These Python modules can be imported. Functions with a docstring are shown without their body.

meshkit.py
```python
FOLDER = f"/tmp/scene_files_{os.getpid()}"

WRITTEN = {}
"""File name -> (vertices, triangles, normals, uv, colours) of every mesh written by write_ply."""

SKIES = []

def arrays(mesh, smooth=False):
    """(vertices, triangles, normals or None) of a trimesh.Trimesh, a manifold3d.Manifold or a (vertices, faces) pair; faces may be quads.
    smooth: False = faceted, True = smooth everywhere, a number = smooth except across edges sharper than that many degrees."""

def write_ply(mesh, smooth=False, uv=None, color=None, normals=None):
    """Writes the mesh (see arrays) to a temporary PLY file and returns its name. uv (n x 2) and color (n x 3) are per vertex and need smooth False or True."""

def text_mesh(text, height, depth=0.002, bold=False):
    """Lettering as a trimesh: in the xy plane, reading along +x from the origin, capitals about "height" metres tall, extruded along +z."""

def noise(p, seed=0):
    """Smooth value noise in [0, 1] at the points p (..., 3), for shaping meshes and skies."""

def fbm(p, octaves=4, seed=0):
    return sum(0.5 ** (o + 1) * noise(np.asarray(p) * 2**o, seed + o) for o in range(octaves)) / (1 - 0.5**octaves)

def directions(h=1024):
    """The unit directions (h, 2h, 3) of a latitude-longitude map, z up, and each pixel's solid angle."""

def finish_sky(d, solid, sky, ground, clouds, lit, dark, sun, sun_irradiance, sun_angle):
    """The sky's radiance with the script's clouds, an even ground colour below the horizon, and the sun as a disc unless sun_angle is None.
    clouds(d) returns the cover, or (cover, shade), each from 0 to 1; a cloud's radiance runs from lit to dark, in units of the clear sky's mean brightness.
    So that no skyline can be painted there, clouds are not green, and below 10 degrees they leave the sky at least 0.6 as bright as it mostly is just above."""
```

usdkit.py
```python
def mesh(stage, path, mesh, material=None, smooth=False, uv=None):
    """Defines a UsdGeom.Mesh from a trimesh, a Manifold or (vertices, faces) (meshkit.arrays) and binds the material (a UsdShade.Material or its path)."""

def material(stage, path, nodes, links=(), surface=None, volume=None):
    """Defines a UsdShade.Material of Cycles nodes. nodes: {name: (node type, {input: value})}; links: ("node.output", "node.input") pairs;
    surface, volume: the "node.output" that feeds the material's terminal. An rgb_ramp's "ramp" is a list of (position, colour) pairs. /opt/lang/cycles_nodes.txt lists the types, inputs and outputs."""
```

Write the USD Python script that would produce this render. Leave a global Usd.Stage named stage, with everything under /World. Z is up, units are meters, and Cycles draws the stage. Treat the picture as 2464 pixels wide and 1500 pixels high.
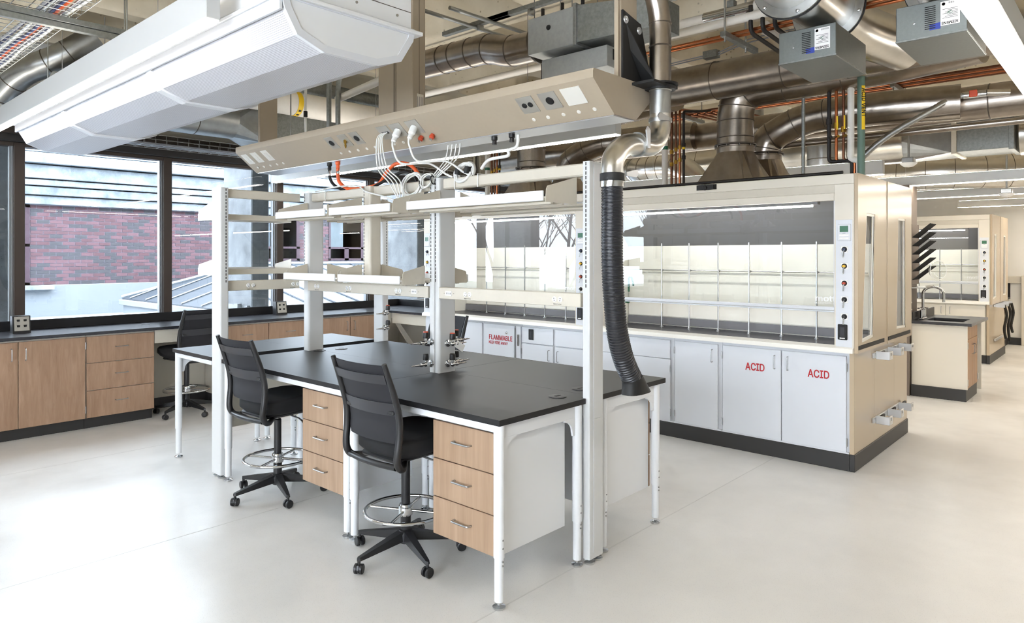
import math, random
import numpy as np, trimesh, usdkit, meshkit
from scipy.spatial import ConvexHull
from shapely.geometry import Polygon
from pxr import Usd, UsdGeom, UsdLux, UsdShade, Gf, Sdf
rng = random.Random(7)
stage = Usd.Stage.CreateInMemory()
UsdGeom.SetStageUpAxis(stage, 'Z'); UsdGeom.SetStageMetersPerUnit(stage, 1.0)
UsdGeom.Xform.Define(stage, '/World'); UsdGeom.Scope.Define(stage, '/World/Looks')

# ---------------------------------------------------------------- camera, sky, exposure
YAW, FPX, EYE = math.radians(42.3), 1665.0, 1.74
cam = UsdGeom.Camera.Define(stage, '/World/camera')
cF = (math.cos(YAW), math.sin(YAW), 0); cR = (math.sin(YAW), -math.cos(YAW), 0)
cam.AddTransformOp().Set(Gf.Matrix4d(cR[0], cR[1], 0, 0, 0, 0, 1, 0, -cF[0], -cF[1], 0, 0, 0, 0, EYE, 1))
cam.CreateHorizontalApertureAttr(36.0); cam.CreateFocalLengthAttr(36.0 * FPX / 2464)
cam.CreateVerticalApertureOffsetAttr(-36.0 * (750 - 615.5) / 2464)
cam.CreateFStopAttr(0.0); cam.CreateClippingRangeAttr((0.05, 500))
cam.CreateExposureAttr(-0.2)
SKY = 8.0
dome = UsdLux.DomeLight.Define(stage, '/World/sky')
dome.CreateIntensityAttr(SKY); dome.CreateColorAttr(Gf.Vec3f(0.85, 0.90, 1.0))
LAMP = 26.0

# ---------------------------------------------------------------- materials
def lin(h):
    h = h.lstrip('#'); c = [int(h[i:i + 2], 16) / 255 for i in (0, 2, 4)]
    return tuple(x / 12.92 if x <= .04045 else ((x + .055) / 1.055) ** 2.4 for x in c)
MATS = {}
def mat(name, nodes, links=(), surface='p.BSDF'):
    MATS[name] = usdkit.material(stage, '/World/Looks/' + name, nodes, links, surface=surface); return MATS[name]
def plain(name, col, rough=.5, metal=0., bump=0., bscale=200., vary=0., vscale=6., **kw):
    """colour with optional fine bump and a slight noise variation of tone"""
    c = lin(col) if isinstance(col, str) else col
    n = {'p': ('principled_bsdf', dict(base_color=c, roughness=rough, metallic=metal, **kw))}; l = []
    if vary or bump: n['tc'] = ('texture_coordinate', {})
    if vary:
        n['n'] = ('noise_texture', dict(scale=vscale, detail=5., roughness=.6))
        n['r'] = ('rgb_ramp', dict(ramp=[(.25, tuple(x * (1 - vary) for x in c)), (.75, tuple(min(1, x * (1 + vary)) for x in c))]))
        l += [('tc.object', 'n.vector'), ('n.fac', 'r.fac'), ('r.color', 'p.base_color')]
    if bump:
        n['bn'] = ('noise_texture', dict(scale=bscale, detail=3.)); n['b'] = ('bump', dict(strength=bump, distance=.002))
        l += [('tc.object', 'bn.vector'), ('bn.fac', 'b.height'), ('b.normal', 'p.normal')]
    return mat(name, n, l)
def emitter(name, col, strength):
    return mat(name, {'e': ('emission', dict(color=col, strength=strength))}, (), 'e.emission')
plain('white_paint', '#e4e6e8', .38)
plain('post_paint', '#cfd0cf', .38)
plain('tan_paint', '#a89b88', .42, vary=.02, vscale=40)
plain('pendant_paint', '#c4c5c4', .45)
plain('cream_paint', '#cdc6b7', .4, vary=.02, vscale=40)
plain('hood_end_warm_lit', '#b9a78e', .2)  # same cream hood paint, with warm lamp light put into its colour
plain('hood_cream', '#ddd6c8', .33)
plain('hood_grey_white', '#d9dce1', .35)
plain('hood_liner', '#efece2', .4)
plain('hood_baffle', '#77767a', .45)
plain('lip_white', '#efece3', .3)
plain('wall_white', '#dedcd6', .6, vary=.02, vscale=3)
plain('black_resin', '#1e1e20', .40, specular_ior_level=.3, bump=.05, bscale=400, vary=.12, vscale=12)
plain('counter_resin', '#313136', .26, vary=.1, vscale=12)
plain('rubber_base', '#2e2d2c', .5)
plain('black_plastic', '#1a1a1c', .42)
plain('black_mesh', '#1d1d22', .8, bump=.5, bscale=900)
plain('seat_fabric', '#121214', .85, bump=.4, bscale=700)
plain('grey_plastic', '#2b2b30', .45)
plain('chrome', '#d6d8da', .12, 1.)
plain('steel_handle', '#b8b9ba', .28, 1.)
plain('bracket_silver', '#c8c9c9', .3, .6)
plain('brushed_steel', '#cfcfd1', .36, 1.)
plain('galv', '#a5a7a6', .34, 1., vary=.14, vscale=9)
plain('galv_dull', '#8d908e', .5, .9, vary=.2, vscale=40)
plain('box_steel', '#7f8483', .42, .85, vary=.06, vscale=60)
plain('terminal_steel', '#a2a4a1', .5, .55, vary=.08, vscale=30)
plain('duct_steel', '#a2998f', .27, 1., vary=.22, vscale=7)
plain('duct_dark', '#a8a097', .24, 1., vary=.22, vscale=7)
plain('spiral_steel', '#c9c6c0', .25, 1., vary=.08, vscale=8)
plain('seam_dark', '#5e5851', .45, .8)
plain('mullion_bronze', '#3b3029', .5)
plain('mullion_silver', '#8f9193', .35, .6)
plain('dark_beam', '#2d2a29', .6)
plain('copper', '#b06a45', .28, 1.)
plain('copper_old', '#6e4a38', .4, .9, vary=.3, vscale=30)
plain('black_iron', '#262322', .55, .3)
plain('pipe_white', '#e6e1d8', .5, vary=.03, vscale=20)
plain('pvc_green', '#5d7669', .5)
plain('brass', '#b08a3e', .3, 1.)
plain('label_yellow', '#f0c81e', .5)
plain('label_green', '#1f6a4a', .5)
plain('label_white', '#eeeeec', .5)
plain('label_blue', '#2b3f9a', .5)
plain('ink_black', '#111111', .6)
plain('ink_grey', '#6a6c6e', .6)
plain('sign_red', '#b01820', .5)
plain('orange', '#e4602a', .45)
plain('red_knob', '#bf4a2c', .4)
plain('yellow_knob', '#e8b82a', .4)
plain('navy_knob', '#2e3550', .4)
plain('dark_knob', '#22201f', .4)
plain('cable_white', '#e8e8e4', .5)
plain('cable_grey', '#8d9096', .5)
plain('cable_blue', '#33395f', .5)
plain('outlet_white', '#f2f2ef', .4)
plain('plate_steel', '#b3b0a8', .36, .45)
plain('cover_white', '#dcd9d0', .4)
plain('hose_black', '#242529', .33)
plain('green_tap', '#1f5a3c', .35)
plain('screen_green', '#3a6e54', .3)
plain('strut_blue', '#2b3558', .5)
plain('peg_black', '#171717', .5)
plain('peg_panel', '#6e6259', .55)
plain('sink_black', '#1d1d1e', .3)
plain('grout', '#a19ba8', .8)
plain('brick_red', '#5b4045', .8, vary=.14, vscale=20)
plain('brick_pink', '#664a50', .8, vary=.12, vscale=20)
plain('brick_grey', '#454347', .8, vary=.12, vscale=20)
plain('window_maroon', '#43303a', .6)
plain('pane_pale', '#7e8b92', .25, vary=.15, vscale=2)
plain('pane_dark', '#5c656b', .2, vary=.2, vscale=3)
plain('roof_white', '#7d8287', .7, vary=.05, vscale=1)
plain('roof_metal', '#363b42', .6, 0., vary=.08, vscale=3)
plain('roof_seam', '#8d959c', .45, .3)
plain('kerb_grey', '#39404a', .7, vary=.1, vscale=3)
plain('bark', '#5b5350', .9, vary=.2, vscale=12)
plain('ground_far', '#8a8d88', .9, vary=.15, vscale=.5)
emitter('lamp_glow', (1.0, .955, .915), LAMP)
emitter('lamp_warm', (1.0, .89, .75), 50.0)
emitter('lamp_up', (1.0, .93, .83), 24.0)
emitter('hood_tube', (1.0, .98, .93), 62.0)
# concrete with pores and stains
def concrete(name, a, b, dark, pores):
    mat(name, {'tc': ('texture_coordinate', {}), 'n': ('noise_texture', dict(scale=3., detail=8., roughness=.65)), 'r': ('rgb_ramp', dict(ramp=[(.3, lin(a)), (.7, lin(b))])),
               'v': ('voronoi_texture', dict(scale=pores)), 'vr': ('rgb_ramp', dict(ramp=[(.10, lin(dark)), (.2, (1, 1, 1))])), 'n2': ('noise_texture', dict(scale=pores * .4, detail=2.)),
               'n2r': ('rgb_ramp', dict(ramp=[(.5, (1, 1, 1)), (.62, (0, 0, 0))])), 'mm': ('mix', dict(mix_type='lighten', fac=1.)), 'm': ('mix', dict(mix_type='multiply', fac=.8)),
               'b': ('bump', dict(strength=.25, distance=.004)), 'p': ('principled_bsdf', dict(roughness=.85))},
        [('tc.object', 'n.vector'), ('tc.object', 'v.vector'), ('tc.object', 'n2.vector'), ('n.fac', 'r.fac'), ('v.distance', 'vr.fac'), ('n2.fac', 'n2r.fac'), ('vr.color', 'mm.color1'), ('n2r.color', 'mm.color2'),
         ('r.color', 'm.color1'), ('mm.color', 'm.color2'), ('m.color', 'p.base_color'), ('n.fac', 'b.height'), ('b.normal', 'p.normal')])
concrete('concrete_grey', '#57595c', '#85888b', '#232427', 45.)
concrete('concrete_pale', '#666d73', '#a2a8ad', '#454a4f', 30.)
concrete('ceiling_cream', '#cdc2ab', '#dbd1bc', '#a39a80', 16.)
# poured floor with fine flecks
mat('floor_resin', {'tc': ('texture_coordinate', {}), 'v': ('voronoi_texture', dict(scale=170.)), 'vr': ('rgb_ramp', dict(ramp=[(.0, lin('#a9a8a6')), (.16, lin('#cfcdca')), (.3, lin('#dad8d4'))])),
    'n': ('noise_texture', dict(scale=1.3, detail=5.)), 'nr': ('rgb_ramp', dict(ramp=[(.3, (.95, .95, .95)), (.7, (1, 1, 1))])), 'm': ('mix', dict(mix_type='multiply', fac=1.)),
    'rr': ('map_range', dict(from_min=.3, from_max=.7, to_min=.25, to_max=.37)), 'n3': ('noise_texture', dict(scale=90., detail=2.)), 'b': ('bump', dict(strength=.06, distance=.002)),
    'p': ('principled_bsdf', dict(specular_ior_level=.5))},
    [('tc.object', 'v.vector'), ('tc.object', 'n.vector'), ('tc.object', 'n3.vector'), ('v.distance', 'vr.fac'), ('n.fac', 'nr.fac'), ('vr.color', 'm.color1'), ('nr.color', 'm.color2'), ('m.color', 'p.base_color'),
     ('n.fac', 'rr.value'), ('rr.result', 'p.roughness'), ('n3.fac', 'b.height'), ('b.normal', 'p.normal')])
# wood veneer, vertical grain (object space z)
def wood(name, a, b, c, stretch):
    mat(name, {'tc': ('texture_coordinate', {}), 'mp': ('mapping', dict(scale=(1, 1, stretch))), 'oi': ('object_info', {}), 'cx': ('combine_xyz', {}), 'va': ('vector_math', dict(math_type='add')),
               'sc': ('vector_math', dict(math_type='scale', scale=9.)), 'n': ('noise_texture', dict(scale=30., detail=6., roughness=.65, distortion=.6)), 'n2': ('noise_texture', dict(scale=5., detail=3., distortion=1.5)),
               'r': ('rgb_ramp', dict(ramp=[(.25, lin(a)), (.5, lin(b)), (.75, lin(c))])), 'r2': ('rgb_ramp', dict(ramp=[(.35, (.86, .84, .82)), (.65, (1, 1, 1))])), 'm': ('mix', dict(mix_type='multiply', fac=1.)),
               'p': ('principled_bsdf', dict(roughness=.42))},
        [('oi.random', 'cx.x'), ('oi.random', 'cx.y'), ('cx.vector', 'sc.vector1'), ('tc.object', 'va.vector1'), ('sc.vector', 'va.vector2'), ('va.vector', 'mp.vector'), ('mp.vector', 'n.vector'), ('mp.vector', 'n2.vector'),
         ('n.fac', 'r.fac'), ('n2.fac', 'r2.fac'), ('r.color', 'm.color1'), ('r2.color', 'm.color2'), ('m.color', 'p.base_color')])
wood('maple_veneer', '#96765d', '#a3846b', '#b0927a', .12)
wood('oak_veneer', '#977c65', '#a3886f', '#ae947b', .05)
wood('birch_veneer', '#966d45', '#a37a52', '#b08860', .12)
# panes: see-through with a mirror-like sheen at an angle
def pane(name, tint, ior, extra=0.):
    mat(name, {'t': ('transparent_bsdf', dict(color=tint)), 'g': ('glossy_bsdf', dict(color=(1, 1, 1), roughness=0.)), 'f': ('fresnel', dict(IOR=ior)), 'ad': ('math', dict(math_type='add', use_clamp=True, value2=extra)), 'm': ('mix_closure', {}),
               'ge': ('geometry', {}), 'iv': ('math', dict(math_type='subtract', value1=1.)), 'mu': ('math', dict(math_type='multiply'))},
        [('f.fac', 'ad.value1'), ('ge.backfacing', 'iv.value2'), ('ad.value', 'mu.value1'), ('iv.value', 'mu.value2'), ('mu.value', 'm.fac'), ('t.BSDF', 'm.closure1'), ('g.BSDF', 'm.closure2')], 'm.closure')
pane('window_glass', (.74, .775, .785), 1.5)
pane('clear_window', (.96, .97, .97), 1.2)
pane('sash_glass', (.97, .98, .975), 1.55, .03)
pane('clear_plastic', (.95, .96, .96), 1.35)
# perforated sheet: small round holes in a square grid
def perforated(name, axis2):
    mat(name, {'tc': ('texture_coordinate', {}), 'mp': ('mapping', dict(rotation=axis2)), 'w': ('wave_texture', dict(bands_direction='x', scale=34.)), 'w2': ('wave_texture', dict(bands_direction='y', scale=34.)),
               'a': ('math', dict(math_type='multiply')), 'r': ('rgb_ramp', dict(ramp=[(.42, lin('#d9d9de')), (.6, lin('#77787e'))])), 'p': ('principled_bsdf', dict(roughness=.4))},
        [('tc.UV', 'w.vector'), ('tc.UV', 'w2.vector'), ('w.fac', 'a.value1'), ('w2.fac', 'a.value2'), ('a.value', 'r.fac'), ('r.color', 'p.base_color')])
perforated('perforated_white', (0, 0, 0))

# ---------------------------------------------------------------- mesh builder
def V(*a): return np.array(a, float)
def unit(v): v = np.asarray(v, float); return v / max(1e-12, np.linalg.norm(v))
class MB:
    def __init__(s): s.v, s.f, s.n = [], [], 0
    def add(s, v, f):
        v = np.asarray(v, float).reshape(-1, 3); s.v.append(v); s.f.append(np.asarray(f, int).reshape(-1, 3) + s.n); s.n += len(v); return s
    def mb(s, o):
        for v, f in [(np.vstack(o.v), np.vstack(o.f))]: s.add(v, f)
        return s
    def box(s, x0, x1, y0, y1, z0, z1, b=0.):
        if x1 < x0: x0, x1 = x1, x0
        if y1 < y0: y0, y1 = y1, y0
        if z1 < z0: z0, z1 = z1, z0
        if b <= 0:
            v = [(x, y, z) for x in (x0, x1) for y in (y0, y1) for z in (z0, z1)]
            q = [(0, 1, 3, 2), (4, 6, 7, 5), (0, 4, 5, 1), (2, 3, 7, 6), (0, 2, 6, 4), (1, 5, 7, 3)]
            return s.add(v, [t for a, c, d, e in q for t in ((a, c, d), (a, d, e))])
        b = min(b, .49 * (x1 - x0), .49 * (y1 - y0), .49 * (z1 - z0)); p = []
        for sx, x, ix in ((0, x0, x0 + b), (1, x1, x1 - b)):
            for sy, y, iy in ((0, y0, y0 + b), (1, y1, y1 - b)):
                for sz, z, iz in ((0, z0, z0 + b), (1, z1, z1 - b)):
                    p += [(x, iy, iz), (ix, y, iz), (ix, iy, z)]
        return s.hull(p)
    def hull(s, p):
        p = np.asarray(p, float); h = ConvexHull(p, qhull_options='QJ'); c = p.mean(0); f = h.simplices.copy()
        nrm = np.cross(p[f[:, 1]] - p[f[:, 0]], p[f[:, 2]] - p[f[:, 0]]); flip = ((p[f[:, 0]] - c) * nrm).sum(1) < 0
        f[flip] = f[flip][:, ::-1]; return s.add(p, f)
    def tube(s, path, r, n=12, closed=False, caps=True):
        P = np.asarray(path, float); m = len(P); R = np.full(m, r, float) if np.ndim(r) == 0 else np.asarray(r, float)
        T = np.zeros_like(P)
        for i in range(m):
            a = P[(i - 1) % m] if (closed or i > 0) else P[i]; c = P[(i + 1) % m] if (closed or i < m - 1) else P[i]
            T[i] = unit(c - a) if np.linalg.norm(c - a) > 1e-9 else (T[i - 1] if i else V(0, 0, 1))
        u = unit(np.cross(T[0], V(0, 0, 1) if abs(T[0][2]) < .9 else V(1, 0, 0))); rings = []
        for i in range(m):
            u = unit(u - T[i] * (u @ T[i])); w = np.cross(T[i], u)
            k = 1.
            if 0 < i < m - 1 or closed:
                a = unit(P[i] - P[i - 1]); k = 1 / max(.5, abs(a @ T[i]))
            ang = np.arange(n) * 2 * math.pi / n
            rings.append(P[i] + R[i] * (np.outer(np.cos(ang), u) + np.outer(np.sin(ang), w)))
        v = np.vstack(rings); f = []
        for i in range(m if closed else m - 1):
            a, b = i * n, ((i + 1) % m) * n
            for k in range(n):
                k2 = (k + 1) % n; f += [(a + k, a + k2, b + k2), (a + k, b + k2, b + k)]
        if caps and not closed:
            v = np.vstack([v, P[0], P[-1]]); c0, c1 = m * n, m * n + 1; e = (m - 1) * n
            for k in range(n): f += [(c0, (k + 1) % n, k), (c1, e + k, e + (k + 1) % n)]
        return s.add(v, f)
    def cyl(s, p0, p1, r, n=16, r1=None, caps=True): return s.tube([p0, p1], [r, r if r1 is None else r1], n, False, caps)
    def lathe(s, prof, c=(0, 0, 0), d=(0, 0, 1), n=24):
        """prof: (radius, height) pairs along direction d from c"""
        d = unit(d); u = unit(np.cross(d, V(0, 0, 1) if abs(d[2]) < .9 else V(1, 0, 0))); w = np.cross(d, u); c = np.asarray(c, float)
        ang = np.arange(n) * 2 * math.pi / n; ring = np.outer(np.cos(ang), u) + np.outer(np.sin(ang), w)
        v = np.vstack([c + d * h + r * ring for r, h in prof]); f = []
        for i in range(len(prof) - 1):
            a, b = i * n, (i + 1) * n
            for k in range(n):
                k2 = (k + 1) % n; f += [(a + k, a + k2, b + k2), (a + k, b + k2, b + k)]
        for i, rev in ((0, True), (len(prof) - 1, False)):
            if prof[i][0] > 1e-6:
                v = np.vstack([v, c + d * prof[i][1]]); cc = len(v) - 1
                for k in range(n):
                    t = (cc, i * n + k, i * n + (k + 1) % n); f.append(t[::-1] if rev else t)
        return s.add(v, f)
    def prism(s, poly, axis, a0, a1):
        """polygon (in the two other axes, cyclic order) extruded along axis 'x', 'y' or 'z'"""
        pg = Polygon(poly) if not isinstance(poly, Polygon) else poly
        m = trimesh.creation.extrude_polygon(pg, a1 - a0, engine='earcut'); v = np.array(m.vertices); v[:, 2] += a0; f = np.array(m.faces)
        if axis == 'x': v = v[:, [2, 0, 1]]
        elif axis == 'y': v = np.stack([v[:, 0], v[:, 2], v[:, 1]], 1); f = f[:, ::-1]
        return s.add(v, f)
    def text(s, t, h, o, u, w, depth=.001, bold=False, sx=1.):
        """lettering at o, reading along u, up along w"""
        m = meshkit.text_mesh(t, h, depth, bold); v = np.array(m.vertices); u, w = unit(u), unit(w); nn = np.cross(u, w)
        return s.add(np.asarray(o, float) + np.outer(v[:, 0] * sx, u) + np.outer(v[:, 1], w) + np.outer(v[:, 2], nn), m.faces)
    def quadbox(s, o, u, w, lu, lw, d):
        """a plate: corner o, sides u*lu, w*lw, thickness d along u x w"""
        u, w = unit(u), unit(w); nn = np.cross(u, w) * d; o = np.asarray(o, float); a = [o, o + u * lu, o + u * lu + w * lw, o + w * lw]
        return s.hull(a + [p + nn for p in a])
    def sphere(s, c, r, sub=2, sc=(1, 1, 1)):
        m = trimesh.creation.icosphere(sub, r); return s.add(np.array(m.vertices) * sc + np.asarray(c, float), m.faces)
    def move(s, R=None, t=(0, 0, 0)):
        for i in range(len(s.v)): s.v[i] = (s.v[i] @ np.asarray(R).T if R is not None else s.v[i]) + np.asarray(t, float)
        return s
def rotz(a): c, q = math.cos(a), math.sin(a); return np.array([[c, -q, 0], [q, c, 0], [0, 0, 1.]])
def rotx(a): c, q = math.cos(a), math.sin(a); return np.array([[1, 0, 0], [0, c, -q], [0, q, c]])
def roty(a): c, q = math.cos(a), math.sin(a); return np.array([[c, 0, q], [0, 1, 0], [-q, 0, c]])
def smooth_path(pts, k=6, closed=False):
    """Catmull-Rom through pts"""
    P = np.asarray(pts, float); m = len(P); out = []
    for i in range(m if closed else m - 1):
        g = lambda j: P[j % m] if closed else (P[min(max(j, 0), m - 1)])
        p0, p1, p2, p3 = g(i - 1), g(i), g(i + 1), g(i + 2)
        for t in np.arange(k) / k:
            out.append(.5 * (2 * p1 + (p2 - p0) * t + (2 * p0 - 5 * p1 + 4 * p2 - p3) * t * t + (3 * p1 - p0 - 3 * p2 + p3) * t ** 3))
    if not closed: out.append(P[-1])
    return np.array(out)
def bend(pts, rad, k=5):
    """polyline with its corners rounded"""
    P = [np.asarray(p, float) for p in pts]; out = [P[0]]
    for i in range(1, len(P) - 1):
        a, b = unit(P[i - 1] - P[i]), unit(P[i + 1] - P[i]); d = min(rad, .49 * np.linalg.norm(P[i - 1] - P[i]), .49 * np.linalg.norm(P[i + 1] - P[i]))
        A, B = P[i] + a * d, P[i] + b * d
        for t in np.linspace(0, 1, k + 1): out.append((1 - t) ** 2 * A + 2 * t * (1 - t) * P[i] + t * t * B)
    return np.array(out + [P[-1]])

# ---------------------------------------------------------------- the scene tree
TAKEN, LOC = {}, {}
def numbered(parent, name):
    k = parent + '/' + name; i = TAKEN.get(k, 0); TAKEN[k] = i + 1
    return k if i == 0 else '%s_%03d' % (k, i)
def keys(prim, **kw):
    for k, v in kw.items():
        if v: prim.SetCustomDataByKey(k, v)
def thing(name, label, cat, loc=(0, 0, 0), rz=0., group=None, kind=None):
    p = numbered('/World', name); x = UsdGeom.Xform.Define(stage, p); x.AddTranslateOp().Set(Gf.Vec3d(*map(float, loc))); x.AddRotateZOp().Set(math.degrees(rz))
    keys(x.GetPrim(), label=label, category=cat, group=group, kind=kind); LOC[p] = (np.array(loc, float), rz); return p
def part(parent, name, mb, m, smooth=30, label=None, kind=None, world=True, uv=None):
    """a mesh under a thing or a part; coordinates are the world's unless world=False"""
    v, f = np.vstack(mb.v), np.vstack(mb.f)
    top = '/'.join(parent.split('/')[:3])
    if world and top in LOC:
        v = v - LOC[top][0]
        if LOC[top][1]: v = v @ rotz(-LOC[top][1]).T
    p = numbered(parent, name); me = usdkit.mesh(stage, p, (v, f), MATS[m], smooth=False if smooth == 0 else smooth, uv=uv)
    keys(me.GetPrim(), label=label, kind=kind); return p
def single(name, mb, m, label=None, cat=None, group=None, kind=None, smooth=30):
    """a thing that is one mesh; its origin sits at its base"""
    v, f = np.vstack(mb.v), np.vstack(mb.f); p = numbered('/World', name)
    b = np.array([(v[:, 0].min() + v[:, 0].max()) / 2, (v[:, 1].min() + v[:, 1].max()) / 2, v[:, 2].min()])
    me = usdkit.mesh(stage, p, (v - b, f), MATS[m], smooth=smooth if smooth else False); me.AddTranslateOp().Set(Gf.Vec3d(*map(float, b)))
    keys(me.GetPrim(), label=label, category=cat, group=group, kind=kind); LOC[p] = (b, 0.); return p
def struct(name, mb, m, smooth=30): return single(name, mb, m, kind='structure', smooth=smooth)
def dup(src, loc, rz=0., label=None, group=None):
    prim = stage.GetPrimAtPath(src); was = prim.GetCustomData(); base = src.split('/')[-1]
    base = base[:-4] if base[-4:-3] == '_' and base[-3:].isdigit() else base
    p = numbered('/World', base); x = UsdGeom.Xform.Define(stage, p); x.GetPrim().GetReferences().AddInternalReference(src); x.GetPrim().SetInstanceable(True)
    x.ClearXformOpOrder(); x.AddTranslateOp().Set(Gf.Vec3d(*map(float, loc))); x.AddRotateZOp().Set(math.degrees(rz))
    keys(x.GetPrim(), label=label or was.get('label'), category=was.get('category'), group=group or was.get('group')); LOC[p] = (np.array(loc, float), rz); return p
def handle_mb(p, axis, L, out, proj=.03, r=.0045):
    """a bent wire pull centred at p, along axis, standing off along out"""
    a, o, p = unit(axis), unit(out), np.asarray(p, float)
    return MB().tube(bend([p - a * L / 2, p - a * L / 2 + o * proj, p + a * L / 2 + o * proj, p + a * L / 2], .012, 4), r, 8)
# ================================================================ the room
YW = 8.55                                                      # window plane
fl = struct('floor', MB().box(-4, 17, -5, 8.5, -.2, 0), 'floor_resin', 0)
for y in (-.1, 2.34, 4.4, 6.66): part(fl, 'seam', MB().box(-4, 17, y - .004, y + .004, -.01, .0006), 'ink_grey' if 0 else 'seam_line' if 'seam_line' in MATS else plain('seam_line', '#c6c4c0', .4) and 'seam_line', 0)
w = MB().box(-4.2, 17, 8.5, 8.75, -.2, 1.0).box(-4.2, -2.55, 8.5, 8.75, 1.0, 2.9).box(12.1, 17, 8.5, 8.75, 1.0, 2.9).box(-4.2, 17, 8.6, 8.75, 2.9, 4.7)
struct('wall_window', w, 'wall_white', 0)
struct('wall_far', MB().box(16.6, 16.8, -5, 8.5, 0, 4.7), 'wall_white', 0)
wr = struct('wall_rear', MB().box(-4.2, -4.0, -5, 8.5, -.2, 1.0).box(-4.2, -4.0, -5, 8.5, 2.9, 4.7).box(-4.2, -4.0, -5, -2.11, 1.0, 2.9).box(-4.2, -4.0, 3.84, 8.5, 1.0, 2.9), 'wall_white', 0)
for i in range(1, 5):
    a = -3.6 + i * 1.4875; p = struct('window_%d' % (i + 21), MB().box(-4.12, -4.0, a, a + .09, 1.0, 2.9, .004), 'mullion_bronze')
    part(p, 'pane', MB().box(-4.068, -4.06, a + .09, a + 1.4875, 1.0, 2.9), 'clear_window', 0)
struct('wall_near', MB().box(-4.2, 16.8, -5.2, -5, 0, 4.7), 'wall_white', 0)
# waffle slab: one coffer cell repeated
ZB, ZT, PX, PY, RIB = 3.95, 4.38, 1.5, 1.5, .17
def coffer(cx, cy):
    hx, hy, prof = PX / 2 - RIB / 2, PY / 2 - RIB / 2, [(0, ZB), (.02, ZB + .03), (.07, ZT - .12), (.12, ZT - .04), (.22, ZT)]
    m = MB(); rings = []; N = 20
    for ins, z in prof:
        a, b, r = hx - ins, hy - ins, .16; pts = []
        for qx, qy, s0 in ((1, 1, 0), (-1, 1, 1), (-1, -1, 2), (1, -1, 3)):
            for k in range(5):
                t = (s0 + k / 4) * math.pi / 2; pts.append((cx + qx * (a - r) + r * math.cos(t), cy + qy * (b - r) + r * math.sin(t), z))
        rings.append(pts)
    v = np.array(sum(rings, [])); f = []
    for i in range(len(prof) - 1):
        for k in range(N):
            k2 = (k + 1) % N; f += [(i * N + k, (i + 1) * N + k2, i * N + k2), (i * N + k, (i + 1) * N + k, (i + 1) * N + k2)]
    v = np.vstack([v, (cx, cy, ZT)]); c = len(v) - 1; e = (len(prof) - 1) * N
    for k in range(N): f.append((c, e + (k + 1) % N, e + k))
    # rib soffit around the mouth
    o = len(v); oc = [(cx + PX / 2, cy + PY / 2, ZB), (cx - PX / 2, cy + PY / 2, ZB), (cx - PX / 2, cy - PY / 2, ZB), (cx + PX / 2, cy - PY / 2, ZB)]; v = np.vstack([v, oc])
    for q in range(4):
        for k in range(4): f.append((o + q, q * 5 + k + 1, q * 5 + k)) if False else f.append((o + q, q * 5 + k, q * 5 + k + 1))
        q2 = (q + 1) % 4; f += [(o + q, q * 5 + 4, q2 * 5), (o + q, q2 * 5, o + q2)]
    return m.add(v, np.array(f)[:, ::-1])
cl = MB().box(-4.2, 17, -5.2, 8.75, 4.5, 4.7)
cf = MB()
for i in range(14):
    for j in range(9): cf.mb(coffer(-3.45 + i * PX, -4.3 + j * PY))
ceil = struct('ceiling', cl, 'ceiling_cream', 0); part(ceil, 'coffers', cf, 'ceiling_cream', 40)
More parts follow.
